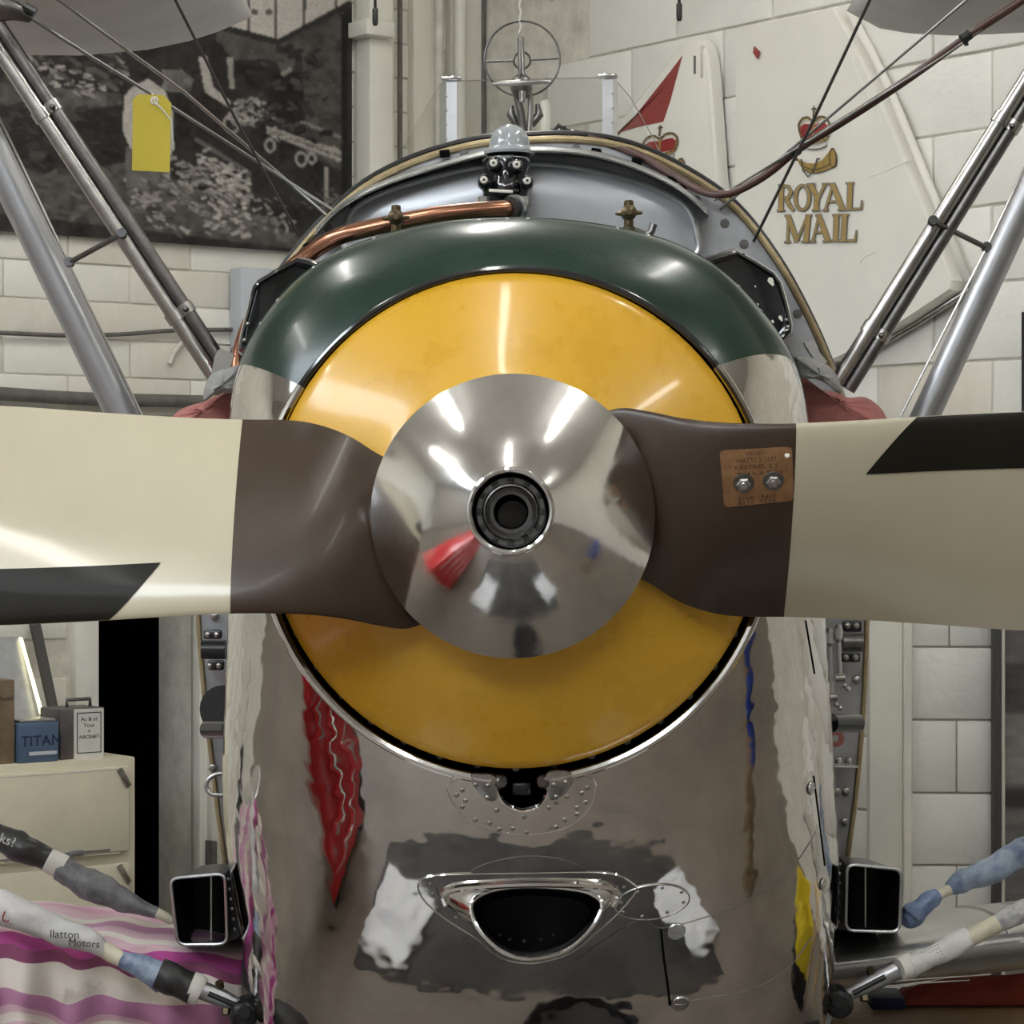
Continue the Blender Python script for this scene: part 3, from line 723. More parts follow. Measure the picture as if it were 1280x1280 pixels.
# leaning boards behind the tins
def lean(pts, off0, off1, th, m, name, label, cat):
    n = len(pts) // 2
    fr = [Lw(x, y, off1 if i < n else off0) for i, (x, y) in enumerate(pts)]
    v, f = prism(fr, -B * th); o = mesh(name, v, f, m, None, False); return tag(o, label, cat)
lean([(40, 780), (51, 780), (73, 884), (63, 884)], .30, .06, .03, M_['board_grey'], 'leaning_batten', 'dark grey batten leaning behind the tins on the cabinet', 'batten')
lean([(-30, 796), (26, 796), (54, 903), (-30, 903)], .34, .10, .025, M_['alu_dull'], 'leaning_sheet', 'grey sheet leaning behind the blue tin on the cabinet', 'sheet')
lean([(25, 797), (28, 797), (54, 889), (51, 893)], .36, .12, .01, EM_STRIP, 'sunlit_edge', 'thin bright yellowish glowing strip for a sunlit edge above the blue tin', 'sunlit edge')  # no lamp: emissive sliver stands in for an edge lit by the sun
# store room shelves glimpsed in the dark doorway
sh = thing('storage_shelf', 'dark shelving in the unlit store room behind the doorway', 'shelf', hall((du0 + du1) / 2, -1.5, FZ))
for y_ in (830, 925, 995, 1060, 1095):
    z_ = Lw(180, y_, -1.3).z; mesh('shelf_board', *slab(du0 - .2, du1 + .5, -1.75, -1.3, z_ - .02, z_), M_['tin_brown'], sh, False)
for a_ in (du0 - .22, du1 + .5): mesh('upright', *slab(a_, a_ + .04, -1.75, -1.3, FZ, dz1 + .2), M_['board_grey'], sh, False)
# door leaf seen beside the cowling
o = struct('door_1', *wallbox(Lf, Lu(262, 900), Lu(250, 900), .05, .10, FZ, dz1), M_['ivory'], smooth=True, angle=40)
mesh('door_handle', *wallbox(Lf, Lu(253, 1070), Lu(247, 1070), .06, .13, Lw(250, 1090).z, Lw(250, 1048).z), M_['dark_pipe'], o, True, 40)
# pendant cord ends
for px, py, lb in ((469, 32, 'dark pendant cord end hanging beside the white post'), (849, 26, 'dark pendant cord end hanging above the rudder')):
    t = thing('pendant_cord', lb, 'cord', P(px, py, 4.2), 'pendant cords')
    tp = P(px, py, 4.2); top = Vector((tp.x, tp.y, CZ))
    mesh('cord', *tube([tp + Vector((0, 0, .04)), top], .005, 6), M_['wire_dark'], t)
    mesh('cord_grip', *tube([tp, tp + Vector((0, 0, .01)), tp + Vector((0, 0, .055)), tp + Vector((0, 0, .06))], [.007, .01, .01, .006], 10), M_['rubber'], t)
# dark box at right margin
o = mesh('black_wall_box', *wallbox(Rframe(.02), (Rw(1276, 450, .17) - C).dot(B), (Rw(1276, 450, .17) - C).dot(B) + .4, 0, .15, Rw(1276, 570).z, Rw(1276, 395).z), M_['black_satin'], None, True, 40)
tag(o, 'black wall box just inside the right edge above the propeller blade', 'box')
# ------------------------------------------------------------------ the biplane
BI = thing('biplane', 'silver biplane nose with two-blade propeller, yellow spinner ring and polished cowling', 'aircraft', (0, 2.2, FZ))
def part(name, shape, m, parent=BI, smooth=True, angle=40, label=None):
    o = mesh(name, shape[0], shape[1], M_[m] if isinstance(m, str) else m, parent, smooth, angle)
    if label: o['label'] = label
    return o
def AX(Y): return Vector((.0014 + .02 * Y, Y, -.007 - .044 * Y))
def lathe(prof, n=96, close=False):
    rings = [[AX(Y) + Vector((r * math.cos(2 * math.pi * k / n), 0, r * math.sin(2 * math.pi * k / n))) for k in range(n)] for r, Y in prof]
    return loft(rings)
# spinner: front cone, hub ring, shaft
RS = .251
prof = [(RS - .012, .012), (RS - .001, .006), (RS, 0)] + [(RS - (RS - .074) * t - .0, -.185 * (t + .10 * math.sin(math.pi * t) * .9)) for t in [k / 14 for k in range(1, 15)]]
spin = part('spinner_cone', lathe(prof), 'spin_polished', label='polished metal spinner cone')
part('hub_ring', lathe([(.074, -.184), (.0755, -.190), (.074, -.196), (.070, -.198), (.066, -.196), (.064, -.186), (.063, -.16), (.060, -.15), (.050, -.15)]), 'chrome', spin)
part('shaft_collar', lathe([(.060, -.165), (.058, -.172), (.050, -.172), (.0475, -.178), (.0455, -.186), (.0435, -.187), (.042, -.182), (.041, -.165), (.036, -.160), (.030, -.160), (.028, -.156), (.027, -.10), (.026, .0), (.001, .0)]), 'darksteel', spin)
part('shaft_bore', lathe([(.0265, -.150), (.0262, .01), (.0005, .012)]), 'void', spin)
sm = mesh('notch', *bbox(-.003, .003, -.002, .002, -.006, .006, .001), M_['black'], spin)
for k in range(12):
    a = 2 * math.pi * k / 12; M = Matrix.Translation(AX(-.1735) + Vector((.0545 * math.cos(a), 0, .0545 * math.sin(a)))) @ Matrix.Rotation(-a, 4, 'Y')
    if k == 0: sm.matrix_basis = M
    else: copy_at(sm, M, spin, 'notch')
# yellow rear cone
RY = .454
part('spinner_backplate', lathe([(RS - .03, .070), (RS - .004, .075), (RS + .002, .080)] + [(RS + (RY - RS) * t, .080 + .118 * (t - .06 * math.sin(math.pi * t))) for t in [k / 12 for k in range(1, 13)]] + [(RY + .002, .203), (RY - .002, .215), (RY - .03, .225), (.1, .226)]), 'yellow', label='glossy yellow cone behind the propeller')
part('spinner_skirt', lathe([(RS - .006, .004), (RS - .008, .05), (RS - .012, .085)]), 'steel', spin)

# propeller blades
ST = [  # px, LE py, LE Y, TE py, TE Y, front camber, back camber
    (690, 545, .08, 690, .085, .015, .03), (745, 520, .062, 705, .078, .018, .03), (775, 510, .040, 713, .070, .024, .03), (810, 514, .012, 727, .070, .032, .03), (850, 522, -.022, 750, .080, .042, .03),
    (890, 527, -.042, 764, .100, .046, .026), (930, 529, -.056, 770, .125, .046, .022), (995, 529, -.066, 771, .140, .044, .016), (1080, 525, -.066, 774, .140, .041, .012), (1180, 519, -.062, 780, .132, .038, .01),
    (1300, 514, -.056, 788, .122, .035, .008), (1500, 512, -.045, 795, .10, .030, .006), (1700, 525, -.035, 790, .08, .025, .005), (1850, 560, -.02, 750, .05, .015, .004), (1890, 620, 0, 690, .02, .006, .003)]
SX = [a[0] for a in ST]; SV = np.array(ST)
_sc = {}
def stat(px):
    key = round(float(px), 3)
    if key not in _sc: _sc[key] = stat_(px)
    return _sc[key]
def stat_(px):
    k = int(np.clip(np.searchsorted(SX, px) - 1, 0, len(SX) - 2)); t = (px - SX[k]) / (SX[k + 1] - SX[k])
    g = lambda i: SV[np.clip(i, 0, len(SX) - 1)]
    p0, p1, p2, p3 = g(k - 1), g(k), g(k + 1), g(k + 2)
    # non-uniform safe: finite difference tangents
    def tan(i):
        a, b = max(i - 1, 0), min(i + 1, len(SX) - 1); return (SV[b] - SV[a]) / (SX[b] - SX[a])
    h = SX[k + 1] - SX[k]; m0, m1 = tan(k) * h, tan(k + 1) * h
    return (2 * t ** 3 - 3 * t * t + 1) * p1 + (t ** 3 - 2 * t * t + t) * m0 + (-2 * t ** 3 + 3 * t * t) * p2 + (t ** 3 - t * t) * m1
def blade_pt(px, u, lift=0):
    """ u 0..1 front face from LE to TE, 1..2 back face from TE to LE """
    s = stat(px); le = P(px, s[1], s[2]); te = P(px, s[3], s[4]); te.x = le.x
    ch = te - le; nrm = Vector((0, -abs(ch.z), 0)) + Vector((0, 0, 0)); nrm = Vector((0, ch.z, -ch.y)).normalized()
    if nrm.y > 0: nrm = -nrm
    t = u if u <= 1 else 2 - u
    sh = (math.sqrt(max(t, 0)) * 1.25 * (1 - t) + t * (1 - t) * 1.35) * .98
    off = s[5] * sh if u <= 1 else -s[6] * sh
    p = le + ch * t + nrm * (off + (lift if u <= 1 else -lift))
    return p
def ucos(k, n): return .5 - .5 * math.cos(math.pi * k / n)
UF = [ucos(k, 26) for k in range(27)]; UA = UF + [2 - x for x in UF[::-1]][1:-1]
RC = Vector((P(641.5, 648, 0).x, 0, P(641.5, 648, 0).z)); ROT = Matrix.Translation(RC) @ Matrix.Rotation(math.pi, 4, 'Y') @ Matrix.Translation(-RC)
root_px = list(np.linspace(690, 995, 34)); out_px = list(np.linspace(995, 1300, 16)) + list(np.linspace(1340, 1890, 14))
def blade_shape(pxs, us, lift=0, close=True):
    rings = [[blade_pt(x, u, lift) for u in us] for x in pxs]; return loft(rings, closed=close, cap0=close, cap1=close)
def build_blade(M, lab):
    bl = part('propeller_blade', xf(blade_shape(out_px, UA), M), 'cream', angle=60, label=lab)
    part('root_sleeve', xf(blade_shape(root_px, UA, .0006), M), 'brown', bl, angle=60)
    # leading edge sheath with its slanting inboard end
    us = [0.0] + [.012, .03, .06, .10, .14, .18, .225]
    def px_in(u): return 1146 - (1146 - 1084) * (u / .225) ** .8
    rings = []
    for i in range(26):
        rg = []
        for u in [1.93, 1.96, 1.985] + us:
            uu = u if u <= 1 else 0
            a = px_in(uu); x = a + (1890 - a) * (i / 25) ** 1.5
            rg.append(blade_pt(x, u, .0016))
        rings.append(rg)
    part('leading_edge_sheath', xf(loft(rings, closed=False), M), 'sheath', bl, angle=60)
    return bl
ID = Matrix.Identity(4)
blR = build_blade(ID, 'blade pointing right with a brass plate on its brown root')
blL = build_blade(ROT, 'blade pointing left, dark sheath along its lower edge')
# brass maker's plate on the right blade root
def blade_uv(px, py):       # u on the front face for a picture point
    lo, hi = .02, .98
    for _ in range(14):
        m = (lo + hi) / 2; q = blade_pt(px, m)
        if 640 - q.z * F / (D + q.y) < py: lo = m
        else: hi = m
    return (lo + hi) / 2
def bl_pt(px, py, lift): return blade_pt(px, blade_uv(px, py), lift)
corn = [(899, 563), (990, 558), (995, 625), (907, 634)]
def plate_px(s, t):
    a = np.array(corn[0]) * (1 - s) + np.array(corn[1]) * s; b = np.array(corn[3]) * (1 - s) + np.array(corn[2]) * s
    return a * (1 - t) + b * t
def rr(s, t):               # round the corners of the unit square a little
    r = .06; 
    for cx_ in (r, 1 - r):
        for cy_ in (r, 1 - r):
            if (s - cx_) * (-1 if cx_ < .5 else 1) > 0 and (t - cy_) * (-1 if cy_ < .5 else 1) > 0:
                d = math.hypot(s - cx_, t - cy_)
                if d > r: return cx_ + (s - cx_) * r / d, cy_ + (t - cy_) * r / d
    return s, t
def plate_pt(s, t, lift):
    s, t = rr(s, t); x, y = plate_px(s, t); return bl_pt(x, y, lift)
n_ = 17; top = grid(n_, n_, lambda i, j: plate_pt(i / (n_ - 1), j / (n_ - 1), .0022))
bot = grid(n_, n_, lambda i, j: plate_pt(i / (n_ - 1), j / (n_ - 1), .0004))
rim = [(i, 0) for i in range(n_)] + [(n_ - 1, j) for j in range(1, n_)] + [(i, n_ - 1) for i in range(n_ - 2, -1, -1)] + [(0, j) for j in range(n_ - 2, 0, -1)]
idx = [i * n_ + j for i, j in rim]; nn = n_ * n_
sv = top[0] + bot[0]; sf = top[1] + [(idx[k], idx[(k + 1) % len(idx)], idx[(k + 1) % len(idx)] + nn, idx[k] + nn) for k in range(len(idx))]
part('maker_plate', (sv, sf), 'brass_plate', blR, label='worn brass plate with stamped lettering')
for sx_, sy_ in ((.30, .60), (.72, .60)):
    x, y = plate_px(sx_, sy_); p = bl_pt(x, y, .0022); nr = (bl_pt(x + 4, y, 0) - bl_pt(x - 4, y, 0)).cross(bl_pt(x, y + 4, 0) - bl_pt(x, y - 4, 0)).normalized()
    if nr.y > 0: nr = -nr
    M = aim(p, nr); part('washer', xf(cylz(.0185, .0025, 20, .0175), M), 'darksteel', blR, angle=30); mbb = MB(); mbb.add(*xf(tube([Vector((0, 0, .001)), Vector((0, 0, .009)), Vector((0, 0, .011))], [.0135, .013, .010], 6), M)); mbb.add(*xf(tube([Vector((0, 0, .010)), Vector((0, 0, .0145)), Vector((0, 0, .016))], [.0078, .0075, .005], 14), M))
    part('bolt', (mbb.v, mbb.f), 'steel', blR, angle=30)
x, y = plate_px(.93, .15); part('plate_rivet', xf(dome(.005, .002), aim(bl_pt(x, y, .0022), Vector((0, -1, .1)))), 'ivory', blR)
def stamp(s, s0, s1, t0, hgt):
    cu = bpy.data.curves.new('stamp', 'FONT'); cu.body = s; cu.size = 1; cu.resolution_u = 1
    tobj = bpy.data.objects.new('stamp_tmp', cu); COL.objects.link(tobj)
    me = bpy.data.meshes.new_from_object(tobj.evaluated_get(bpy.context.evaluated_depsgraph_get())); bpy.data.objects.remove(tobj)
    xs = [v.co.x for v in me.vertices]; wdt = max(xs) - min(xs)
    for v in me.vertices: v.co = plate_pt(s0 + (s1 - s0) * (v.co.x - min(xs)) / wdt, t0 - v.co.y * hgt, .0028)
    me.materials.clear(); me.materials.append(M_['engraved']); me.name = 'stamped_line'; link(bpy.data.objects.new('stamped_line', me), blR)
stamp('DRG No 1', .36, .64, .10, .085); stamp('WATTS Z 2077', .21, .78, .23, .105); stamp('* KESTREL 2 S', .10, .80, .35, .105); stamp('D.10-0 P.10', .23, .86, .47, .10)
stamp('DIA  NO', .22, .76, .90, .09); stamp('8190  1536', .20, .75, .985, .11)

# cowling ------------------------------------------------------------------
OUT = [(640, 273), (720, 277), (800, 291), (860, 312), (910, 345), (950, 386), (980, 428), (1000, 472), (1010, 520), (1019, 600), (1028, 700), (1034, 800), (1040, 900), (1045, 1000), (1049, 1080), (1048, 1150), (1040, 1230), (1020, 1310), (960, 1380), (850, 1425), (680, 1440), (500, 1425), (390, 1380), (336, 1310), (311, 1230), (294, 1130), (281, 1040), (278, 950), (282, 850), (285, 760), (285, 640), (287, 520), (298, 460), (322, 409), (360, 360), (410, 322), (470, 297), (550, 279)]
OC = np.array(spline(OUT, 12, True)); CC = (645, 656)
ang = np.unwrap(np.arctan2(OC[:, 0] - CC[0], CC[1] - OC[:, 1])); ang -= 2 * math.pi * round(ang[0] / (2 * math.pi))
ang = np.append(ang, ang[0] + 2 * math.pi); OCx = np.append(OC[:, 0], OC[0, 0]); OCy = np.append(OC[:, 1], OC[0, 1])
def outer(th):
    t = (th - ang[0]) % (2 * math.pi) + ang[0]; return np.interp(t, ang, OCx), np.interp(t, ang, OCy)
RIN = 320; YIN = .20
def low(th):                # 0 at the top, 1 at the bottom of the nose
    c = .5 - .5 * math.cos(th); return c ** 3
def cowl(th, t):
    """ th: clock angle from the top; t 0..1 nose curve, 1..2 straight run aft """
    ox, oy = outer(th); ix, iy = CC[0] + RIN * math.sin(th), CC[1] - RIN * math.cos(th)
    lw = low(th); f0 = math.radians(34 + 2 * lw); tt = min(t, 1)
    ph = f0 + (math.pi / 2 - f0) * tt
    g = (math.sin(ph) - math.sin(f0)) / (1 - math.sin(f0)); h = 1 - math.cos(ph) / math.cos(f0)
    Y = YIN + (.20 + .52 * lw) * h
    p = P(ix + (ox - ix) * g, iy + (oy - iy) * g, Y)
    if t > 1:
        Ye = 1.25; p2 = Vector((p.x, p.y + (Ye - p.y) * (t - 1), p.z)); p = p2
    return p
NT = 84; TS = [k / NT for k in range(NT + 1)] + [1 + k / 6 for k in range(1, 7)]
def thc(px, py): return math.atan2(px - CC[0], CC[1] - py)
# colour split of green top and bare metal, slanting with the curve of the nose
def split(t, side):
    if side < 0: a, b = thc(383, 487), thc(298, 458)
    else: a, b = thc(892, 461), thc(996, 457)
    return a + (b - a) * min(max(t, 0), 1.)
hole_u = [(612, 955), (618, 972), (622, 990), (630, 1004), (640, 1011), (652, 1015), (664, 1013), (674, 1008), (682, 998), (686, 982), (688, 955)]
hole_i = spline([(575, 1122), (592, 1113), (665, 1106), (745, 1113), (762, 1122), (745, 1150), (722, 1178), (690, 1196), (655, 1199), (622, 1190), (598, 1160)], 3, True)
def inside(px, py, poly): return bool(inpoly(np.array([[px]]), np.array([[py]]), poly)[0, 0])
def proj(p): return 640 + p.x * F / (D + p.y), 640 - p.z * F / (D + p.y)
def cowl_mesh(s0, s1, n):
    v, f = grid(n, len(TS), lambda i, j: cowl(s0(TS[j]) + (s1(TS[j]) - s0(TS[j])) * i / (n - 1), TS[j]))
    return v, f
gv, gf = cowl_mesh(lambda t: split(t, -1), lambda t: split(t, 1), 130)
lv, lf = cowl_mesh(lambda t: split(t, 1), lambda t: split(t, -1) + 2 * math.pi, 520)
XS = [-.45, -.3, -.2, -.1] + TS
xv, xfc = grid(200, len(XS), lambda i, j: cowl(split(XS[j], 1) + (split(XS[j], -1) + 2 * math.pi - split(XS[j], 1)) * i / 199, XS[j]))
BV = BVHTree.FromPolygons([tuple(p) for p in xv], xfc)      # the surface run on a little inside the lip, to seat the fittings on
keep = []
for q in lf:
    c = sum((lv[i] for i in q), Vector()) / 4
    if c.y < 1.1:
        px, py = proj(c)
        if 520 < px < 780 and (inside(px, py, hole_u) or inside(px, py, hole_i)): continue
    keep.append(q)
def hit(px, py, lift=0.):
    r = ray(px, py); loc, nr, ix, d = BV.ray_cast(CAM, r)
    if nr.dot(r) > 0: nr = -nr
    return loc + nr * lift, nr
CU = part('nose_cowling_upper', (gv, gf), 'green', label='dark green painted top of the nose cowling')
CL = part('nose_cowling_lower', (lv, keep), 'cowl_polished', label='polished bare metal lower cowling')
# rolled lips of the opening
def lip(a, b, r, n, back=0): return tube([cowl(a + (b - a) * k / n, 0) + Vector((0, back, 0)) for k in range(n + 1)], r, 8)
part('cowling_lip', lip(split(0, -1), split(0, 1), .0065, 80), 'black_gloss', CU)
part('cowling_lip', lip(split(0, 1), thc(688, 974), .0085, 80), 'polished', CL)
part('cowling_lip', lip(thc(614, 975) % (2 * math.pi), split(0, -1) + 2 * math.pi, .0085, 80), 'polished', CL)
# dark engine front inside the opening
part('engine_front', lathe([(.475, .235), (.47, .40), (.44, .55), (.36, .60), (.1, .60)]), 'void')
gear = MB()
for k in range(40):
    a = 2 * math.pi * k / 40; p = AX(.28) + Vector((.455 * math.cos(a), 0, .455 * math.sin(a))); gear.add(*xf(cylz(.008, .03, 8), aim(p, Vector((0, -1, 0)))))
o = part('stud_ring', (gear.v, gear.f), 'darksteel'); o['kind'] = 'stuff'
# seam at the rear of the upper cowling with fasteners
part('cowling_seam', tube([cowl(split(1, -1) + (split(1, 1) - split(1, -1)) * k / 80, 1.02) for k in range(81)], .004, 6), 'green', CU)
rv = mesh('rivet', *dome(.0042, .002), M_['steel'], CL)
used = [False]
def rivet(p, nr, par, m=None, sc_=1.0):
    M = aim(p, nr) @ Matrix.Scale(sc_, 4)
    if not used[0] and par is CL: used[0] = True; rv.matrix_basis = M; return rv
    return copy_at(rv, M, par, 'rivet')
for x, y in ((470, 304), (600, 284), (634, 281), (660, 281), (770, 291), (808, 300), (866, 322), (920, 362), (948, 392), (350, 378), (330, 408), (395, 338)):
    th = thc(x, y); p = cowl(th, .93); rivet(p, (p - Vector((0, p.y + .35, 0))).normalized(), CU)
# bracket plate with U-shaped cut-out under the spinner
o_ = spline([(600, 969), (580, 970), (564, 977), (560, 987), (568, 1005), (584, 1022), (610, 1034), (650, 1043), (695, 1038), (720, 1027), (738, 1008), (744, 988), (742, 975), (725, 968), (712, 967)], 4)
i_ = spline([(612, 968), (617, 975), (621, 985), (624, 994), (630, 1003), (640, 1010), (652, 1014), (664, 1012), (673, 1008), (680, 1000), (684, 990), (685, 980), (685, 972), (687, 968), (690, 967)], 4)
rings = []
for k, (a, b) in enumerate(zip(o_, i_)):
    rg = [hit(a[0], a[1], .0)[0]]
    for t in (0, .15, .4, .65, .85, 1): rg.append(hit(a[0] + (b[0] - a[0]) * t, a[1] + (b[1] - a[1]) * t, .0026)[0])
    rg.append(hit(b[0], b[1], -.012)[0]); rings.append(rg)
BP = part('bracket_plate', loft(rings, closed=False), 'cowl_polished', angle=50, label='riveted plate with a U-shaped cut-out under the spinner')
part('plate_edge', tube([hit(x, y, .003)[0] for x, y in i_], .0028, 6), 'polished', BP)
part('plate_edge', tube([hit(x, y, .0015)[0] for x, y in o_], .0016, 6), 'polished', BP)
R0 = [(578, 987), (571, 993), (582, 1000), (578, 1008), (594, 1024), (612, 1028), (624, 1036), (641, 1035), (658, 1040), (695, 1033), (706, 1024), (721, 1017), (721, 1009), (732, 1002), (727, 991), (734, 984), (621, 1012), (655, 1020), (686, 1009), (695, 1002), (708, 995)]
for x, y in R0: p, nr = hit(x, y, .0026); rivet(p, nr, BP, sc_=1.15)
for pts, rs in (([(588, 967), (600, 966), (620, 970), (621, 996), (612, 999), (604, 993), (594, 982)], [(595, 979), (610, 980), (609, 995)]), ([(683, 966), (700, 962), (714, 965), (716, 976), (706, 990), (690, 998), (684, 990)], [(692, 979), (707, 976), (695, 994)])):
    ctr = np.mean(pts, axis=0); rg0 = [hit(x, y, .0)[0] for x, y in spline(pts, 3, True)]; rg1 = [hit(x, y, .007)[0] for x, y in spline(pts, 3, True)]
    rg2 = [hit(ctr[0] + (x - ctr[0]) * .9, ctr[1] + (y - ctr[1]) * .9, .008)[0] for x, y in spline(pts, 3, True)]
    part('lug', loft([rg0, rg1, rg2], cap1=True), 'steel', BP, angle=40)
    for x, y in rs: p, nr = hit(x, y, .008); rivet(p, nr, BP, sc_=1.2)
for x, y in ((626, 977), (679, 977)):
    p, nr = hit(x, y, .0); part('bushing', xf(tube([Vector((0, 0, -.03)), Vector((0, 0, 0)), Vector((0, 0, .006))], [.014, .014, .010], 14), aim(p, Vector((.6 if x < 650 else -.6, -.8, 0)))), 'darksteel', BP)
# recess box behind the U
p0 = hit(652, 990)[0]
rg = [hit(x, y, -.004)[0] for x, y in spline(hole_u, 2, True)]; rgb = [q + Vector((0, .22, 0)) for q in rg]
part('recess', loft([rg, rgb], cap1=True), 'void', BP)
part('shackle', xf(bbox(-.018, .018, -.012, .012, -.012, .012, .004), Matrix.Translation(p0 + Vector((0, .06, 0)))), 'black_satin', BP)
# chin intake: rim, flared scoop, flange
rimpx = spline([(590, 1128), (604, 1117), (630, 1110), (668, 1108), (712, 1111), (738, 1117), (752, 1128), (750, 1142), (741, 1158), (728, 1173), (708, 1188), (682, 1196), (655, 1198), (630, 1191), (610, 1176), (597, 1160), (590, 1143)], 3, True)
flpx = spline([(558, 1126), (560, 1116), (580, 1108), (668, 1103), (745, 1107), (766, 1113), (770, 1122), (762, 1134), (746, 1152), (732, 1172), (709, 1190), (682, 1198), (655, 1200), (628, 1193), (607, 1178), (590, 1158), (570, 1140)], 3, True)
Yr = hit(665, 1150)[0].y - .07
R1 = [P(x, y, Yr + .04 * (1200 - y) / 95) for x, y in rimpx]; cI = (670, 1150)
RB = [hit(x, y, .001)[0] for x, y in flpx]
SCP = part('intake_scoop', loft([RB, [a.lerp(b, .35) + Vector((0, -.004, .002)) for a, b in zip(RB, R1)], [a.lerp(b, .75) for a, b in zip(RB, R1)], R1]), 'polished', angle=70, label='polished D-shaped chin intake scoop')
part('intake_rim', ringtube(R1, .0048, 8), 'chrome', SCP)
R2 = [P(cI[0] + (x - cI[0]) * .97, cI[1] + (y - cI[1]) * .97, Yr + .05) for x, y in rimpx]; R3 = [P(cI[0] + (x - cI[0]) * .80, cI[1] + 4 + (y - cI[1]) * .82, Yr + .35) for x, y in rimpx]
part('intake_duct', loft([R1, R2, R3], cap1=True), 'black', SCP)
for x, y in ((625, 1168), (637, 1174), (655, 1176), (676, 1174), (692, 1168)):
    rivet(P(x, y, Yr + .30), Vector((0, -1, .5)), SCP, sc_=.9)
part('intake_brow', tube([hit(x, y, .004)[0] for x, y in spline([(558, 1128), (555, 1118), (566, 1110), (600, 1106), (668, 1103), (740, 1105), (764, 1109), (772, 1118), (766, 1130)], 4)], .0075, 8), 'polished', SCP)
def surfpatch(outl, lift, rings_=6, thick=.0):
    c = np.mean(outl, axis=0); rg = [[hit(x, y, -.001)[0] for x, y in outl]]
    for k in range(rings_): 
        s = 1 - k / rings_; rg.append([hit(c[0] + (x - c[0]) * s, c[1] + (y - c[1]) * s, lift)[0] for x, y in outl])
    v, f = loft(rg); v.append(hit(c[0], c[1], lift)[0]); n = len(outl); b = len(rg) - 1
    f += [(b * n + k, b * n + (k + 1) % n, len(v) - 1) for k in range(n)]; return v, f
# flange band round the scoop, dome plate above it
fo = spline([(523, 1110), (527, 1100), (545, 1094), (600, 1092), (668, 1091), (735, 1090), (770, 1093), (790, 1104), (795, 1113), (775, 1138), (748, 1163), (715, 1190), (682, 1201), (655, 1203), (625, 1196), (595, 1172), (560, 1150), (533, 1128)], 3, True)
fi = [(668 + (x - 668) * .0 + 0, 0) for x, y in fo]
cf = (664, 1140); rg = [[hit(x, y, -.001)[0] for x, y in fo], [hit(x, y, .0022)[0] for x, y in fo]]
for s in (.95, .9, .84): rg.append([hit(cf[0] + (x - cf[0]) * s, cf[1] - 4 + (y - cf[1]) * s, .0022)[0] for x, y in fo])
part('intake_flange', loft(rg), 'cowl_polished', SCP, angle=50)
part('flange_edge', tube([hit(x, y, .002)[0] for x, y in fo + fo[:1]], .0018, 6), 'polished', SCP)
part('dome_plate', surfpatch(spline([(590, 1092), (606, 1080), (640, 1072), (670, 1070), (705, 1075), (733, 1090), (665, 1092)], 3, True), .0018), 'cowl_polished', SCP, angle=50)
for x, y in ((538, 1104), (541, 1116), (556, 1132), (570, 1146), (750, 1100), (780, 1108), (765, 1130)): p, nr = hit(x, y, .0022); rivet(p, nr, SCP, sc_=.8)
# round access panel with screws, hinged panel lines and fasteners
el = [(815 + 47 * math.cos(a) * .985 - 21 * math.sin(a) * -.17, 1127 - 47 * math.cos(a) * .14 + 21 * math.sin(a)) for a in [2 * math.pi * k / 40 for k in range(40)]]
AP = part('access_panel', surfpatch(el, .0022), 'cowl_polished', angle=50, label='oval access panel with screws')
part('panel_edge', tube([hit(x, y, .0018)[0] for x, y in el + el[:1]], .0016, 6), 'steel', AP)
for k in range(8):
    a = 2 * math.pi * (k + .4) / 8; x = 815 + 41 * math.cos(a); y = 1127 - 41 * math.cos(a) * .14 + 17 * math.sin(a); p, nr = hit(x, y, .0022); rivet(p, nr, AP, sc_=.9)
def groove(pts, r, m, name='panel_gap', n=6, lift=.0005): return part(name, tube([hit(x, y, lift)[0] for x, y in spline(pts, n)], r, 6), m, CL)
groove([(826, 1162), (830, 1200), (835, 1235), (837, 1256)], .0026, 'void')
groove([(720, 1200), (760, 1172), (800, 1150), (826, 1160), (870, 1150), (930, 1128), (985, 1090), (1020, 1040)], .0011, 'darksteel')
groove([(837, 1256), (880, 1248), (940, 1236), (985, 1210), (1015, 1170)], .0011, 'darksteel')
groove([(1007, 776), (1011, 800), (1018, 842)], .0016, 'void'); groove([(1017, 970), (1022, 1010), (1031, 1082)], .0016, 'void')
for x, y, r_ in ((845, 1164, 13), (850, 1254, 13), (1013, 985, 9), (1028, 1105, 9)):
    p, nr = hit(x, y, .001); mbb = MB(); mbb.add(*xf(cylz(r_ * .00145, .003, 20, r_ * .0013), aim(p, nr))); mbb.add(*xf(bbox(-.012, .012, -.002, .002, .002, .005, .001), aim(p, nr))); part('turn_fastener', (mbb.v, mbb.f), 'steel', CL, angle=30)
# rivet rows along the rear edges of the cowling
def th_at(px, py): return thc(px, py)
for side, x0 in ((-1, 282), (1, 1040)):
    for k in range(16):
        y = 830 + k * 17; th = thc(x0, y); p = cowl(th, 1.05); rivet(p, Vector((side, -.2, 0)), CL, sc_=1.0)

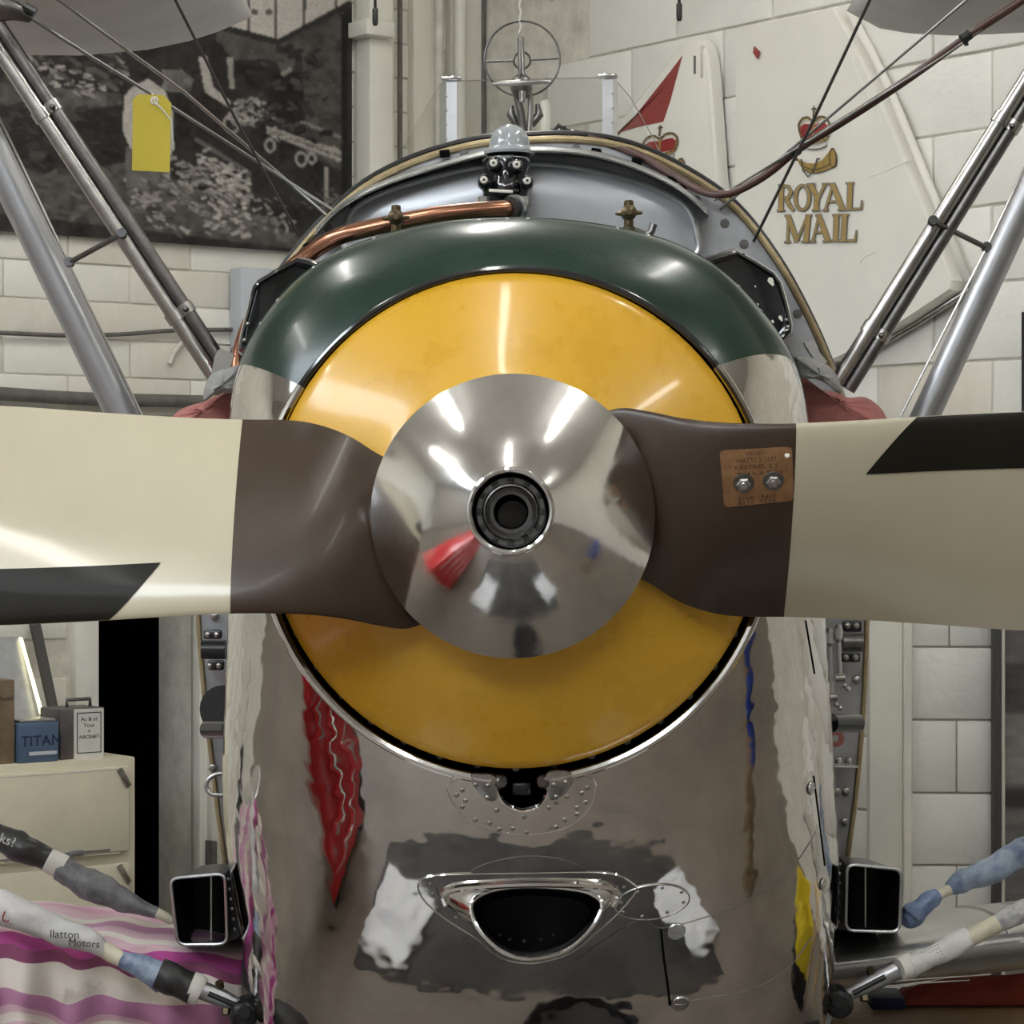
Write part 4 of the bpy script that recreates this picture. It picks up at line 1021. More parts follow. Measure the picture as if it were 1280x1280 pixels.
# firewall and fuselage -----------------------------------------------------
YF = 1.45
FO = [(640, 180), (720, 178), (790, 190), (860, 222), (920, 265), (970, 328), (1008, 395), (1038, 462), (1056, 520), (1074, 600), (1083, 700), (1083, 790), (1078, 900), (1069, 1000), (1060, 1070), (1052, 1180), (1035, 1290), (980, 1380), (660, 1420), (360, 1380), (315, 1290), (296, 1180), (280, 1070), (266, 960), (254, 850), (248, 770), (246, 690), (250, 600), (262, 520), (285, 465), (318, 400), (358, 338), (402, 285), (455, 238), (520, 205), (590, 185)]
FOs = spline(FO, 4, True); FP = [P(x, y, YF) for x, y in FOs]; fc = sum(FP, Vector()) / len(FP)
FW = part('firewall', loft([[fc.lerp(p, .999) + Vector((0, .04, 0)) for p in FP], FP, [fc.lerp(p, .97) for p in FP], [fc.lerp(p, .3) for p in FP]], cap1=True), 'alu_dull', angle=40, label='bare metal engine bulkhead behind the cowling')
rgs = []
for Y_, s in ((YF + .005, .993), (2.2, .99), (3.2, .88), (4.6, .62), (6.3, .30)):
    rgs.append([Vector((fc.x + (p.x - fc.x) * s, Y_, fc.z - .03 * (Y_ - YF) + (p.z - fc.z) * s + (.0 if s > .9 else (1 - s) * .25))) for p in FP])
part('fuselage', loft(rgs, cap1=True), 'silver_paint', angle=50)
nA = len(FOs)
arch = [FP[i] for i in list(range(int(nA * .74), nA)) + list(range(0, int(nA * .24)))]
part('gold_edging', tube([p + Vector((0, -.006, .006)) for p in arch], .0085, 8), 'gold_trim', FW, label='dull gold edging strip along the bulkhead arch')
part('black_edging', tube([p + Vector((0, .012, .020)) for p in arch], .009, 8), 'black_satin', FW)
part('side_edging', tube([FP[i] + Vector((0, -.004, 0)) for i in range(int(nA * .24), int(nA * .44))], .006, 6), 'gold_trim', FW)
part('side_edging', tube([FP[i] + Vector((0, -.004, 0)) for i in range(int(nA * .58), int(nA * .76))], .006, 6), 'gold_trim', FW)
# grey tank face and its beaded rim, silver ledge above
tpx = spline([(432, 310), (434, 278), (446, 259), (480, 241), (540, 222), (600, 209), (660, 205), (720, 210), (790, 226), (835, 244), (860, 262), (870, 288), (868, 320), (800, 345), (640, 350), (500, 345)], 4, True)
YT = 1.36; ct = (650, 280)
rt = [[P(x, y, YT + .06) for x, y in tpx], [P(x, y, YT) for x, y in tpx]] + [[P(ct[0] + (x - ct[0]) * s, ct[1] + (y - ct[1]) * s, YT - d_) for x, y in tpx] for s, d_ in ((.97, .008), (.85, .016), (.5, .02))]
TK = part('tank_face', loft(rt, cap1=True), 'tank_grey', angle=50, label='pale grey tank face behind the copper pipe')
part('tank_rim', ringtube([P(x, y, YT - .004) for x, y in tpx], .008, 8), 'alu', TK)
lpx = spline([(395, 292), (430, 258), (480, 232), (540, 212), (600, 196), (640, 191), (690, 190), (745, 196), (800, 213), (850, 238), (885, 268)], 5)
part('ledge', loft([[P(x, y - 8, YF + .01) for x, y in lpx], [P(x, y - 3.5, YT - .085) for x, y in lpx], [P(x, y - 1, YT - .09) for x, y in lpx], [P(x, y + .8, YT - .085) for x, y in lpx], [P(x, y + 4, YF) for x, y in lpx]], closed=False), 'alu', FW, angle=50, label='bright silver ledge above the tank face')
part('ledge_edge', tube([P(x, y - .5, YT - .09) for x, y in lpx], .0022, 6), 'chrome', FW)
for (x, y) in ((556, 192), (745, 190), (796, 202), (840, 226), (852, 236), (386, 308), (462, 246)):
    q = P(x, y, YF - .03); part('slot', xf(bbox(-.012, .012, -.01, .01, -.008, .008, .003), Matrix.Translation(q) @ Matrix.Rotation(math.atan2(x - 640, 700) * 1.0, 4, 'Y')), 'void', FW)
for (x, y) in ((870, 250), (906, 279), (930, 305), (997, 392), (960, 345), (440, 254), (410, 285), (580, 190), (720, 186)):
    mbb = MB(); M = aim(P(x, y, YF - .002), Vector((0, -1, 0))); mbb.add(*xf(cylz(.011, .004, 16, .010), M)); mbb.add(*xf(cylz(.006, .008, 6), M)); part('fastener', (mbb.v, mbb.f), 'darksteel', FW, angle=30)
# dome on the ledge
dc = P(637, 190, 1.22); prof = [(.010, -.006), (.056, -.006), (.057, 0), (.051, .004), (.047, .010)] + [(.046 * math.cos(a), .012 + .050 * math.sin(a)) for a in [math.pi / 2 * k / 8 for k in range(8)]] + [(.0008, .062)]
part('grey_dome', loft([[dc + Vector((r * math.cos(2 * math.pi * k / 28), r * math.sin(2 * math.pi * k / 28), z)) for k in range(28)] for r, z in prof]), 'grey_enamel', angle=60, label='glossy grey dome on top of the engine')
# black water pump body with bolts
YP = 1.10
bp_ = spline([(607, 196), (658, 196), (660, 212), (656, 222), (664, 230), (660, 244), (662, 258), (658, 270), (635, 276), (610, 270), (602, 256), (604, 242), (600, 232), (608, 224), (605, 212)], 3, True)
cb = (632, 235)
WP = part('pump_housing', loft([[P(x, y, YP + .2) for x, y in bp_], [P(x, y, YP + .03) for x, y in bp_], [P(cb[0] + (x - cb[0]) * .93, cb[1] + (y - cb[1]) * .96, YP + .02) for x, y in bp_]], cap1=True), 'black_gloss', angle=50, label='black enamelled pump housing')
part('pump_bell', loft([[P(632 + r * math.cos(a), y, YP + .03) + Vector((0, -r * .0017 * 1.1 * max(0, math.sin(a)), 0)) for a in [math.pi * k / 14 for k in range(15)]] for r, y in ((9, 197), (14, 199), (15, 206), (14.5, 214), (16, 222), (19, 231), (20, 238), (19, 244), (12, 248))], closed=False), 'black_gloss', WP, angle=60)
for x, y in ((617, 206), (646, 208), (605, 227), (659, 228)):
    M = aim(P(x, y, YP), Vector((0, -1, .05))); part('pump_boss', xf(tube([Vector((0, 0, -.03)), Vector((0, 0, .012)), Vector((0, 0, .016))], [.0145, .0135, .010], 16), M), 'black_gloss', WP, angle=50)
    part('bolt', xf(tube([Vector((0, 0, .010)), Vector((0, 0, .022)), Vector((0, 0, .024))], [.0085, .0085, .007], 14), M), 'ivory', WP, angle=40)
    part('bolt_hole', xf(cylz(.003, .0255, 10), M), 'black', WP)
part('name_strip', xf(bbox(-.026, .026, -.004, .004, -.0035, .0035, .002), Matrix.Translation(P(626, 239, YP - .05)) @ Matrix.Rotation(.06, 4, 'Y')), 'ivory', WP)
for x in (605, 656): part('union_nut', tube([P(x, 246, YP - .01), P(x, 258, YP - .01)], .013, 6), 'steel', WP, angle=30)
# copper coolant pipe with hose clip
cp = [(644, 260, 1.02), (630, 261, 1.0), (600, 263, .98), (550, 268, .96), (500, 277, .95), (455, 287, .95), (425, 295, .96), (400, 308, .98), (380, 323, 1.0), (355, 345, 1.02), (325, 385, 1.04), (308, 415, 1.03), (300, 445, 1.0), (297, 470, .98)]
CP = part('copper_pipe', tube([P(*q) for q in spline(cp, 6)], .0185, 18), 'copper', angle=60, label='polished copper coolant pipe')
q0, q1 = P(637, 260.5, 1.0), P(648, 260, 1.02); part('hose', tube([q0, q1], .026, 20), 'rubber', CP, angle=50); part('hose_clip', tube([P(641, 260.5, 1.005), P(645, 260, 1.015)], .029, 20), 'alu', CP, angle=50)
# priming cocks
for x, y in ((495, 272), (786, 266)):
    Yc = .80; sc1 = .0017
    def pc(dx, dy, dY=0): return P(x + dx, y + dy, Yc + dY)
    cc_ = part('priming_cock', loft([[pc(r * math.cos(a) , h + r * .25 * math.sin(a)) + Vector((0, r * sc1 * math.sin(a), 0)) for a in [2 * math.pi * k / 16 for k in range(16)]] for r, h in ((9, 30), (9, 20), (6, 17), (6, 10), (4, 8), (4, -8), (6, -9), (6, -14), (3, -15))], cap0=True, cap1=True), 'brass', angle=40, label='small brass priming cock')
    part('cock_body', xf(tube([Vector((0, 0, -.012)), Vector((0, 0, .012)), Vector((0, 0, .016)), Vector((0, 0, .02))], [.0165, .0165, .010, .006], 16), aim(pc(0, 0), Vector((0, -1, 0)))), 'brass', cc_, angle=40)
    part('cock_handle', tube([pc(-17, 1), pc(-12, 1), pc(12, 0), pc(17, 0)], [.003, .0048, .0048, .003], 8), 'brass', cc_)
    part('cock_base', xf(tube([Vector((0, 0, -.04)), Vector((0, 0, .0)), Vector((0, 0, .008))], [.040, .036, .022], 18), aim(pc(4, 27, .0), Vector((0, -.5, 1)))), 'darksteel', cc_, angle=40)
    part('cock_union', tube([pc(22, 28), pc(28, 24), pc(31, 14)], .008, 8), 'darksteel', cc_)
    for dx, dy in ((-22, 28), (26, 33), (-5, 33)): rivet(pc(dx, dy, -.02), Vector((0, -.7, .7)), cc_, sc_=1.6)
# black cam covers each side
def camcover(px, lab):
    c = np.mean(px, axis=0); r = lambda s, Y_, dx=0: [P(c[0] + (x - c[0]) * s + dx, c[1] + (y - c[1]) * s, Y_) for x, y in px]
    o = part('cam_cover', loft([r(.97, 1.40), r(1, .72), r(.97, .70), r(.90, .695), r(.84, .70), r(.80, .73), r(.4, .735)], cap1=True), 'black_gloss', angle=28, label=lab)
    return o, c
cl_, c_ = camcover([(374, 321), (345, 336), (323, 349), (316, 358), (312, 372), (306, 395), (300, 418), (297, 440), (310, 452), (345, 450), (400, 420), (440, 360), (425, 332)], 'glossy black cam cover on the left')
cr_, c2_ = camcover([(878, 322), (918, 310), (945, 325), (968, 340), (977, 352), (985, 378), (991, 405), (990, 416), (980, 428), (950, 430), (890, 400), (850, 350)], 'glossy black cam cover on the right with chipped paint')
for x, y, rr_, s_ in ((964, 352, .012, 3), (947, 381, .006, 2), (953, 394, .008, 2.4), (944, 358, .004, 2), (976, 398, .008, 3), (985, 408, .006, 1.5), (966, 402, .005, 3), (978, 420, .012, .7)):
    part('paint_chip', xf(([Vector((rr_ * .45 * math.cos(a) * (1 + .3 * math.sin(3 * a)), rr_ * .45 * s_ * .6 * math.sin(a), 0)) for a in [2 * math.pi * k / 10 for k in range(10)]], [tuple(range(10))]), aim(P(x, y, .688), Vector((0, -1, 0))) @ Matrix.Rotation(.5, 4, 'Z')), 'ivory', cr_, False)
for x, y in ((310, 405), (306, 425), (325, 430)): part('stud', xf(dome(.0045, .004), aim(P(x, y, .693), Vector((0, -1, 0)))), 'steel', cl_)
for x, y in ((918, 316), (983, 400)): part('stud', xf(dome(.004, .004), aim(P(x, y, .693), Vector((0, -1, 0)))), 'steel', cr_)

# windscreen
YW = 2.25
def post(xa, xb, xc, ytop, ybot, lab):
    """ folded metal post: front leaf xa-xb, side leaf xb-xc """
    fr = [(xa, ytop + 2), (xb, ytop), (xb, ybot), (xa, ybot)]
    d = Vector((0, .004, 0)); m_ = MB(); m_.add(*prism([P(x, y, YW) for x, y in fr], d))
    m_.add(*prism([P(xb, ytop, YW), P(xc, ytop + 4, YW + .10), P(xc, ybot, YW + .10), P(xb, ybot, YW)], d))
    o = part('windscreen_post', (m_.v, m_.f), 'alu', smooth=False, label=lab)
    xm = (xa + xb) / 2
    part('post_cap', xf(bbox(-.026, .026, -.012, .02, -.004, .008, .003), Matrix.Translation(P(xm, ytop - 1, YW))), 'chrome', o)
    for k in range(4): rivet(P(xb, ytop + 20 + k * 18, YW - .001), Vector((0, -1, 0)), o, sc_=.9)
    # curved foot
    ft = spline([(xa, ybot - 22), (xa + (xa - xb) * .15, ybot - 8), (xa + (xa - xb) * .9, ybot + 4)], 4)
    part('post_foot', prism([P(x, y, YW - .001) for x, y in ft + [(xa, ybot + 6), (xb, ybot + 6), (xb, ybot - 22)]], d), 'alu', o, smooth=False)
    return o
post(571, 558, 549, 100, 194, 'left windscreen post of folded bright metal'); post(753, 766, 772, 97, 194, 'right windscreen post of folded bright metal')
def pane(pts, th=.003):
    o = part('windscreen_pane', prism([P(*q) for q in pts], Vector((0, th, 0))), 'perspex', smooth=False); return o
pa = pane([(571, 101, YW + .004), (753, 97, YW + .004), (753, 205, YW + .004), (571, 205, YW + .004)])
pl = pane([(549, 107, YW + .1), (549, 225, YW + .1), (480, 235, YW + .45), (488, 212, YW + .45)]); pr = pane([(772, 103, YW + .1), (836, 214, YW + .45), (842, 230, YW + .45), (772, 220, YW + .1)])
part('pane_edge', tube([P(549, 107, YW + .1), P(520, 155, YW + .27), P(488, 212, YW + .45)], .0018, 6), 'perspex', pl); part('pane_edge', tube([P(772, 103, YW + .1), P(790, 125, YW + .18), P(816, 172, YW + .34), P(836, 214, YW + .45)], .0014, 6), 'alu', pr)
part('pane_edge', tube([P(571, 101, YW + .004), P(753, 97, YW + .004)], .0014, 6), 'steel', pa)
part('pane_clip', tube([P(831, 206, YW + .44), P(838, 216, YW + .45)], .006, 6), 'chrome', pr)
# ring sight
YG = 2.0; gcx, gcy = 653, 73.5
def circ(cx_, cy_, r, n=48, Y_=YG): return [P(cx_ + r * math.cos(2 * math.pi * k / n), cy_ + r * math.sin(2 * math.pi * k / n), Y_) for k in range(n)]
GS = part('ring_sight', ringtube(circ(gcx, gcy, 47), .0028, 8), 'darksteel', label='thin dark ring gun sight in front of the windscreen')
part('inner_ring', ringtube(circ(652.5, 75.5, 10.5, 28), .003, 8), 'darksteel', GS)
part('cross_bar', tube([P(606, 77.5, YG), P(642, 76, YG)], .0028, 8), 'darksteel', GS); part('cross_bar', tube([P(663, 75, YG), P(700, 73, YG)], .0028, 8), 'darksteel', GS)
SM = part('sight_mount', tube([P(651, 46, YG - .02), P(651, 48, YG - .02), P(652, 92, YG - .02), P(652, 96, YG - .02), P(652, 100, YG - .02), P(652, 112, YG - .02), P(652, 120, YG - .02), P(652, 124, YG - .02)], [.006, .0085, .0085, .018, .026, .028, .022, .010], 16), 'darksteel', angle=50, label='pillar mount of the ring sight')
part('mount_arm', tube([P(615, 105.5, YG - .04), P(625, 104.5, YG - .045), P(652, 103.5, YG - .05), P(680, 102, YG - .045), P(687, 102.5, YG - .04)], [.004, .006, .0085, .006, .005], 10), 'steel', SM, angle=50)
part('mount_pin', tube([P(653, 114, YG - .06), P(653, 128, YG - .06)], .008, 10), 'steel', SM)
part('mount_leg', tube([P(646, 118, YG), P(651, 140, YG), P(655, 172, YG)], .010, 10), 'darksteel', SM); part('mount_leg', tube([P(663, 116, YG), P(663, 140, YG), P(661, 172, YG)], .007, 10), 'steel', SM)
part('mount_lobe', tube([P(640, 132, YG + .02), P(639, 143, YG + .02), P(646, 157, YG + .02)], [.006, .013, .009], 10), 'darksteel', SM); part('mount_lobe', tube([P(672, 130, YG + .02), P(674, 143, YG + .02), P(664, 156, YG + .02)], [.006, .012, .010], 10), 'darksteel', SM)
part('white_fitting', tube([P(680, 126, 2.5), P(682, 134, 2.5), P(682, 175, 2.5)], [.012, .014, .014], 12), 'ivory', label='small white upright fitting behind the windscreen')
lv_ = part('black_latch', xf(bbox(-.03, .03, -.012, .012, -.012, .012, .005), Matrix.Translation(P(722, 169, 1.8)) @ Matrix.Rotation(.15, 4, 'Y')), 'black_gloss', label='black latch on the cockpit edge')
part('latch_knob', tube([P(693, 168, 1.8), P(700, 163, 1.8), P(708, 165, 1.8)], [.012, .018, .010], 10), 'black_gloss', lv_); part('latch_lever', tube([P(705, 158, 1.8), P(707, 168, 1.8)], .006, 8), 'black_gloss', lv_)
# twisted cord holding the sight
crd = [P(650 + 1.2 * math.sin(k * 1.3), -60 + k * 3.7, YG) for k in range(29)]
o = mesh('twisted_cord', *tube(crd, .003, 6), M_['paper'], None); tag(o, 'white twisted cord running up from the ring sight', 'cord')

# cabane struts --------------------------------------------------------------
def strut(a, b, r, m, lab, sq=.55, n=24, name='cabane_strut'):
    return part(name, tube([P(*a), P(*a).lerp(P(*b), .5), P(*b)], r, n, True, sq), m, angle=60, label=lab)
strut((-92, 15, 1.3), (212, 640, 1.35), .0375, 'silver_paint', 'wide silver cabane strut on the left', .9)
strut((1356, 90, 1.3), (1101, 640, 1.35), .0325, 'silver_paint', 'wide silver cabane strut on the right', .9)
def pair(a, b, dxy, lab):
    o = part('cabane_strut', tube([P(*a), P(*b)], .016, 16), 'steel', label=lab)
    part('strut_tube', tube([P(a[0] + dxy[0], a[1] + dxy[1], a[2] + .01), P(b[0] + dxy[0], b[1] + dxy[1], b[2] + .01)], .016, 16), 'darksteel', o)
    part('strut_fillet', tube([P(a[0] + dxy[0] / 2, a[1] + dxy[1] / 2, a[2] + .012), P(b[0] + dxy[0] / 2, b[1] + dxy[1] / 2, b[2] + .012)], .009, 8), 'brass', o)
    return o
def along(a, b, dxy, ts, par):
    for t in ts:
        q = [a[i] + (b[i] - a[i]) * t for i in range(3)]; d = (P(*b) - P(*a)).normalized()
        for k in (0, 1):
            c0 = P(q[0] + dxy[0] * k, q[1] + dxy[1] * k, q[2] + .01 * k); part('clamp', tube([c0 - d * .012, c0 + d * .012], .0195, 16), 'steel', par, angle=40)
        mid = P(q[0] + dxy[0], q[1] + dxy[1], q[2] - .015); part('clamp_bolt', xf(dome(.007, .008), aim(mid, Vector((0, -1, 0)))), 'darksteel', par)
sa, sb = (-45, -3, 1.0), (272, 478, 1.05); s1 = pair(sa, sb, (14, -10), 'twin-tube polished strut on the left'); along(sa, sb, (14, -10), (.305, .83), s1)
ra, rb_ = (1318, 42, 1.0), (1046, 478, 1.05); s2 = pair(ra, rb_, (14, 9), 'twin-tube polished strut on the right'); along(ra, rb_, (14, 9), (.245, .845), s2)
part('spacer_rod', tube([P(87, 328, 1.1), P(153, 292, 1.0)], .006, 10), 'darksteel', s1); part('spacer_rod', tube([P(1165, 276, 1.0), P(1234, 310, 1.1)], .006, 10), 'darksteel', s2)
for x, y, Y_ in ((87, 328, 1.1), (153, 292, .99), (1166, 276, .99), (1233, 309, 1.1)): part('rod_end', xf(tube([Vector((0, 0, -.008)), Vector((0, 0, .008))], .0105, 12), aim(P(x, y, Y_), Vector((0, -1, .2)))), 'black_satin', s1 if x < 640 else s2, angle=40)
part('strut_wire', tube([P(-10, 128, 1.12), P(84, 325, 1.1), P(178, 520, 1.12), P(205, 590, 1.12)], .003, 6), 'steel', s1); part('strut_wire', tube([P(1290, 190, 1.12), P(1234, 308, 1.1), P(1090, 590, 1.12)], .003, 6), 'steel', s2)
# strut feet fittings beside the cowling
part('strut_foot', prism([P(x, y, .98) for x, y in ((264, 470), (268, 446), (274, 436), (292, 442), (290, 462), (280, 472))], Vector((0, .03, 0))), 'chrome', s1, smooth=False)
part('strut_foot', prism([P(x, y, 1.0) for x, y in ((1005, 428), (1018, 424), (1024, 440), (1034, 452), (1028, 462), (1012, 440))], Vector((0, .03, 0))), 'chrome', s2, smooth=False)

# upper wing panels (undersides seen from below)
def upper(xs, lab):
    rings = []
    for x, yb, th in xs:
        Yr_, Yf = 2.3, .95; zb = P(x, yb, 1.78).z; X0 = P(x, yb, 1.7).x
        pr_ = []
        for k in range(20):
            a = 2 * math.pi * k / 20; yy = (Yf + Yr_) / 2 + (Yr_ - Yf) / 2 * math.cos(a); zz = zb + th * .5 + th * .5 * math.sin(a) * (1 if math.sin(a) > 0 else 1) 
            pr_.append(Vector((X0, yy, zz)))
        rings.append(pr_)
    return part('upper_wing_panel', loft(rings, cap0=True, cap1=True), 'wing_under', angle=60, label=lab)
upper([(-700, 40, .16), (-200, 50, .16), (0, 51, .16), (60, 51, .155), (150, 42, .14), (200, 28, .12), (240, 10, .09), (270, -10, .05), (285, -26, .015)], 'underside of the upper wing at the left')
upper([(1098, -34, .012), (1110, -20, .04), (1140, 2, .07), (1180, 14, .10), (1230, 22, .13), (1290, 22, .15), (1450, 15, .16), (1800, 5, .16)], 'underside of the upper wing at the right')
fit = part('wing_fitting', tube([P(2, 10, .9), P(20, 14, .9), P(38, 22, .92)], [.03, .02, .012], 12), 'darksteel', angle=50); part('fitting_pin', tube([P(30, 8, .9), P(44, 16, .9)], .01, 8), 'black_satin', fit)
# bracing wires
def wire(pts, r, m, lab=None, name='bracing_wire'): return part(name, tube([P(*q) for q in pts], r, 8), m, label=lab)
wire([(34, 20, .93), (120, 75, 1.05), (190, 118, 1.15), (415, 262, 1.45)], .0042, 'wire_steel'); wire([(66, -5, .95), (230, 115, 1.2), (412, 272, 1.45)], .0042, 'steel')
wire([(215, -8, 1.0), (290, 140, 1.2), (372, 292, 1.42)], .0032, 'wire_dark'); wire([(1092, -10, 1.0), (1016, 152, 1.2), (942, 302, 1.42)], .0036, 'wire_dark')
wire([(1220, -10, 1.0), (1050, 135, 1.2), (900, 262, 1.43)], .0034, 'wire_steel'); wire([(1300, -15, 1.0), (1180, 70, 1.1), (1000, 183, 1.25), (893, 250, 1.42)], .0028, 'wire_steel')
bc = [(1330, -40, 1.0), (1275, 2, 1.02), (1210, 45, 1.08), (1130, 102, 1.15), (1060, 148, 1.22), (1000, 185, 1.28), (960, 217, 1.32), (925, 237, 1.36), (900, 243, 1.38), (875, 238, 1.40), (840, 218, 1.42), (790, 190, 1.44), (735, 172, 1.46)]
cb_ = part('rubber_cable', tube([P(*q) for q in spline(bc, 5)], .0095, 10), 'cord_brown', label='thick brown cable looping down to the cockpit edge')
for x, y, Y_ in ((1207, 46, 1.07), (993, 190, 1.28)): part('cable_tie', tube([P(x - 5, y + 3.5, Y_), P(x + 5, y - 3.5, Y_)], .0125, 10), 'black', cb_, angle=40); part('tie_tail', tube([P(x, y + 3, Y_), P(x + 1, y + 11, Y_)], .005, 6), 'black', cb_)

# lower wings -----------------------------------------------------------------
def wing_prof(n=28, h=.088, ch=1.5):
    """ (y, z) airfoil loop, nose at y = 0 """
    up = []; 
    for k in range(n + 1):
        t = (1 - math.cos(math.pi * k / n)) / 2; up.append((t * ch, h * (2.2 * math.sqrt(t) * (1 - t) + .25 * t * (1 - t)) * .95))
    lo = [(y, -z * 1.05) for y, z in up[1:-1]]
    return up + lo[::-1]
def lower(x0, x1, za, zb, lab):
    rings = []
    for k in range(9):
        x = x0 + (x1 - x0) * k / 8; zc = za + (zb - za) * k / 8
        rings.append([Vector((x, 1.0 + y, zc + z - .14 * y)) for y, z in wing_prof()])
    return part('lower_wing', loft(rings, cap0=True, cap1=True), 'silver_fabric', angle=60, label=lab)
xR0 = P(1040, 1200, 1.0).x; xR1 = P(1290, 1200, 1.0).x; zR0 = P(1040, 1208, 1.0).z; zR1 = P(1290, 1178, 1.0).z; kx = 2.2
LWR = lower(xR0, xR0 + (xR1 - xR0) * kx, zR0, zR0 + (zR1 - zR0) * kx, 'silver lower wing root on the right')
xL0 = P(300, 1200, 1.0).x; xL1 = P(0, 1200, 1.0).x; zL0 = P(300, 1210, 1.0).z; zL1 = P(0, 1180, 1.0).z
LWL = lower(xL0, xL0 + (xL1 - xL0) * 1.9, zL0, zL0 + (zL1 - zL0) * 1.9, 'silver lower wing root on the left under the striped cloth')
part('wing_tape', tube([Vector((P(1248, 1100, 1.15).x, 1.0 + y, zR0 + (zR1 - zR0) * .83 + z + .002 - .14 * y)) for y, z in wing_prof()[2:14]], .006, 6), 'silver_fabric', LWR)
for y_ in (1229, 1234): part('stitch_line', tube([P(1090, y_, 1.02), P(1150, y_ - 5, 1.02), P(1212, y_ - 9, 1.02)], .0016, 6), 'chrome', LWR)

# rectangular side intakes
def intake(rimpts, back, part_x, lab, flip):
    Yi = .88; R_ = spline(rimpts, 1, True); c = np.mean(rimpts, axis=0)
    def rnd(pts, k=4):      # rounded corners
        out = []; n = len(pts)
        for i in range(n):
            p0, p1, p2 = np.array(pts[i - 1]), np.array(pts[i]), np.array(pts[(i + 1) % n])
            a = p1 + (p0 - p1) / np.linalg.norm(p0 - p1) * 11; b = p1 + (p2 - p1) / np.linalg.norm(p2 - p1) * 11
            for j in range(k + 1): t = j / k; out.append(tuple((1 - t) ** 2 * a + 2 * t * (1 - t) * p1 + t * t * b))
        return out
    fr = rnd(rimpts); bk = rnd(back)
    f3 = [P(x, y, Yi) for x, y in fr]; b3 = [P(x, y, Yi + .36) for x, y in bk]
    o = part('side_intake', loft([f3, [a.lerp(b, .5) for a, b in zip(f3, b3)], b3]), 'black_satin', angle=50, label=lab)
    part('intake_rim', ringtube(f3, .0036, 8), 'alu', o)
    s = lambda k, Y_: [P(c[0] + (x - c[0]) * k, c[1] + (y - c[1]) * k, Y_) for x, y in fr]
    part('intake_lining', loft([s(.985, Yi + .002), s(.93, Yi + .25), s(.9, Yi + .3)], cap1=True), 'black', o, angle=50)
    y0, y1 = min(y for x, y in rimpts) + 3, max(y for x, y in rimpts) - 6
    part('divider', prism([P(part_x, y0, Yi + .012), P(part_x, y1, Yi + .012), P(part_x, y1 - 4, Yi + .2), P(part_x, y0 + 4, Yi + .2)], Vector((.003, 0, 0))), 'steel', o, smooth=False)
    return o
iL = intake([(213, 1098), (281, 1092), (284, 1180), (222, 1181)], [(246, 1082), (300, 1078), (312, 1172), (250, 1176)], 263, 'black rectangular side intake on the left', 1)
iR = intake([(1059, 1080), (1127, 1087), (1124, 1165), (1057, 1163)], [(1036, 1068), (1092, 1074), (1092, 1165), (1032, 1165)], 1081, 'black rectangular side intake on the right', -1)
wedge = lambda pts, Y0_, Y1_: loft([[P(x, y, Y0_) for x, y in pts], [P(x, y, Y1_) for x, y in pts]], cap0=True, cap1=True)
part('intake_fairing', wedge([(282, 1092), (291, 1081), (304, 1160), (298, 1172), (285, 1178)], .93, 1.3), 'black_satin', iL, smooth=False); part('intake_fairing', wedge([(1058, 1082), (1046, 1066), (1038, 1120), (1042, 1160), (1056, 1162)], .93, 1.3), 'black_satin', iR, smooth=False)
for k in range(6): rivet(P(285 + k * 1.6, 1099 + k * 12.5, .925), Vector((0, -1, 0)), iL, sc_=.9)
for k in range(7): rivet(P(1050 - k * .3, 1080 + k * 12, .925), Vector((0, -1, 0)), iR, sc_=.9)
part('intake_plate', prism([P(x, y, .80) for x, y in ((1040, 1075), (1046, 1070), (1040, 1140), (1030, 1155))], Vector((0, .02, 0))), 'black_satin', iR, smooth=False)
# engine bay fittings between cowling and bulkhead edge
def bracket(x0, x1, y0, y1, Y_, bolts, lab=None):
    o = part('bay_bracket', bbox(P(x0, 0, Y_).x, P(x1, 0, Y_).x, Y_, Y_ + .02, P(0, y1, Y_).z, P(0, y0, Y_).z, .006), 'black_satin', label=lab)
    for x, y in bolts: part('bolt', xf(dome(.008, .006), aim(P(x, y, Y_), Vector((0, -1, 0)))), 'steel', o)
    return o
bracket(254, 277, 787, 799, 1.4, [(260, 793), (271, 793)]); bracket(259, 280, 825, 838, 1.4, [(263, 832), (274, 832)]); bracket(1054, 1078, 776, 790, 1.4, [(1059, 782), (1070, 782)]); bracket(1052, 1076, 816, 828, 1.4, [(1057, 822), (1069, 822)])
part('bay_cylinder', tube([P(252, 812, 1.3), P(282, 812, 1.3)], .022, 14), 'black_satin', angle=50); part('bay_cylinder', tube([P(1053, 803, 1.3), P(1078, 803, 1.3)], .022, 14), 'darksteel', angle=50)
part('bay_disc', xf(cylz(.055, .03, 24), aim(P(284, 886, 1.35), Vector((-.3, -1, 0)))), 'black', angle=40); part('bay_tube', tube([P(258, 912, 1.25), P(285, 912, 1.2)], .020, 12), 'black_gloss', angle=50); part('bay_tube', tube([P(1040, 904, 1.2), P(1073, 904, 1.25)], .021, 12), 'black_gloss', angle=50)
for xa, ya, xb, yb, lab in ((1037, 798, 1040, 872, 'left-hand control rod'), (1048, 793, 1050, 848, 'right-hand control rod')):
    o = part('control_rod', tube([P(xa, ya, 1.25), P(xb, yb, 1.25)], .0048, 10), 'alu')
    part('rod_end', tube([P(xa, ya - 10, 1.25), P(xa, ya - 6, 1.24), P(xa, ya + 4, 1.24), P(xa, ya + 8, 1.25)], [.007, .0095, .0095, .006], 12), 'alu', o); part('lower_joint', tube([P(xb - 6, yb, 1.24), P(xb + 6, yb - 1, 1.24)], .0095, 12), 'steel', o)
    for dx, dy in ((5, 9), (10, 13)): part('ball', xf(dome(.006, .008), aim(P(xb + dx, yb + dy, 1.24), Vector((0, -1, 0)))), 'alu', o)
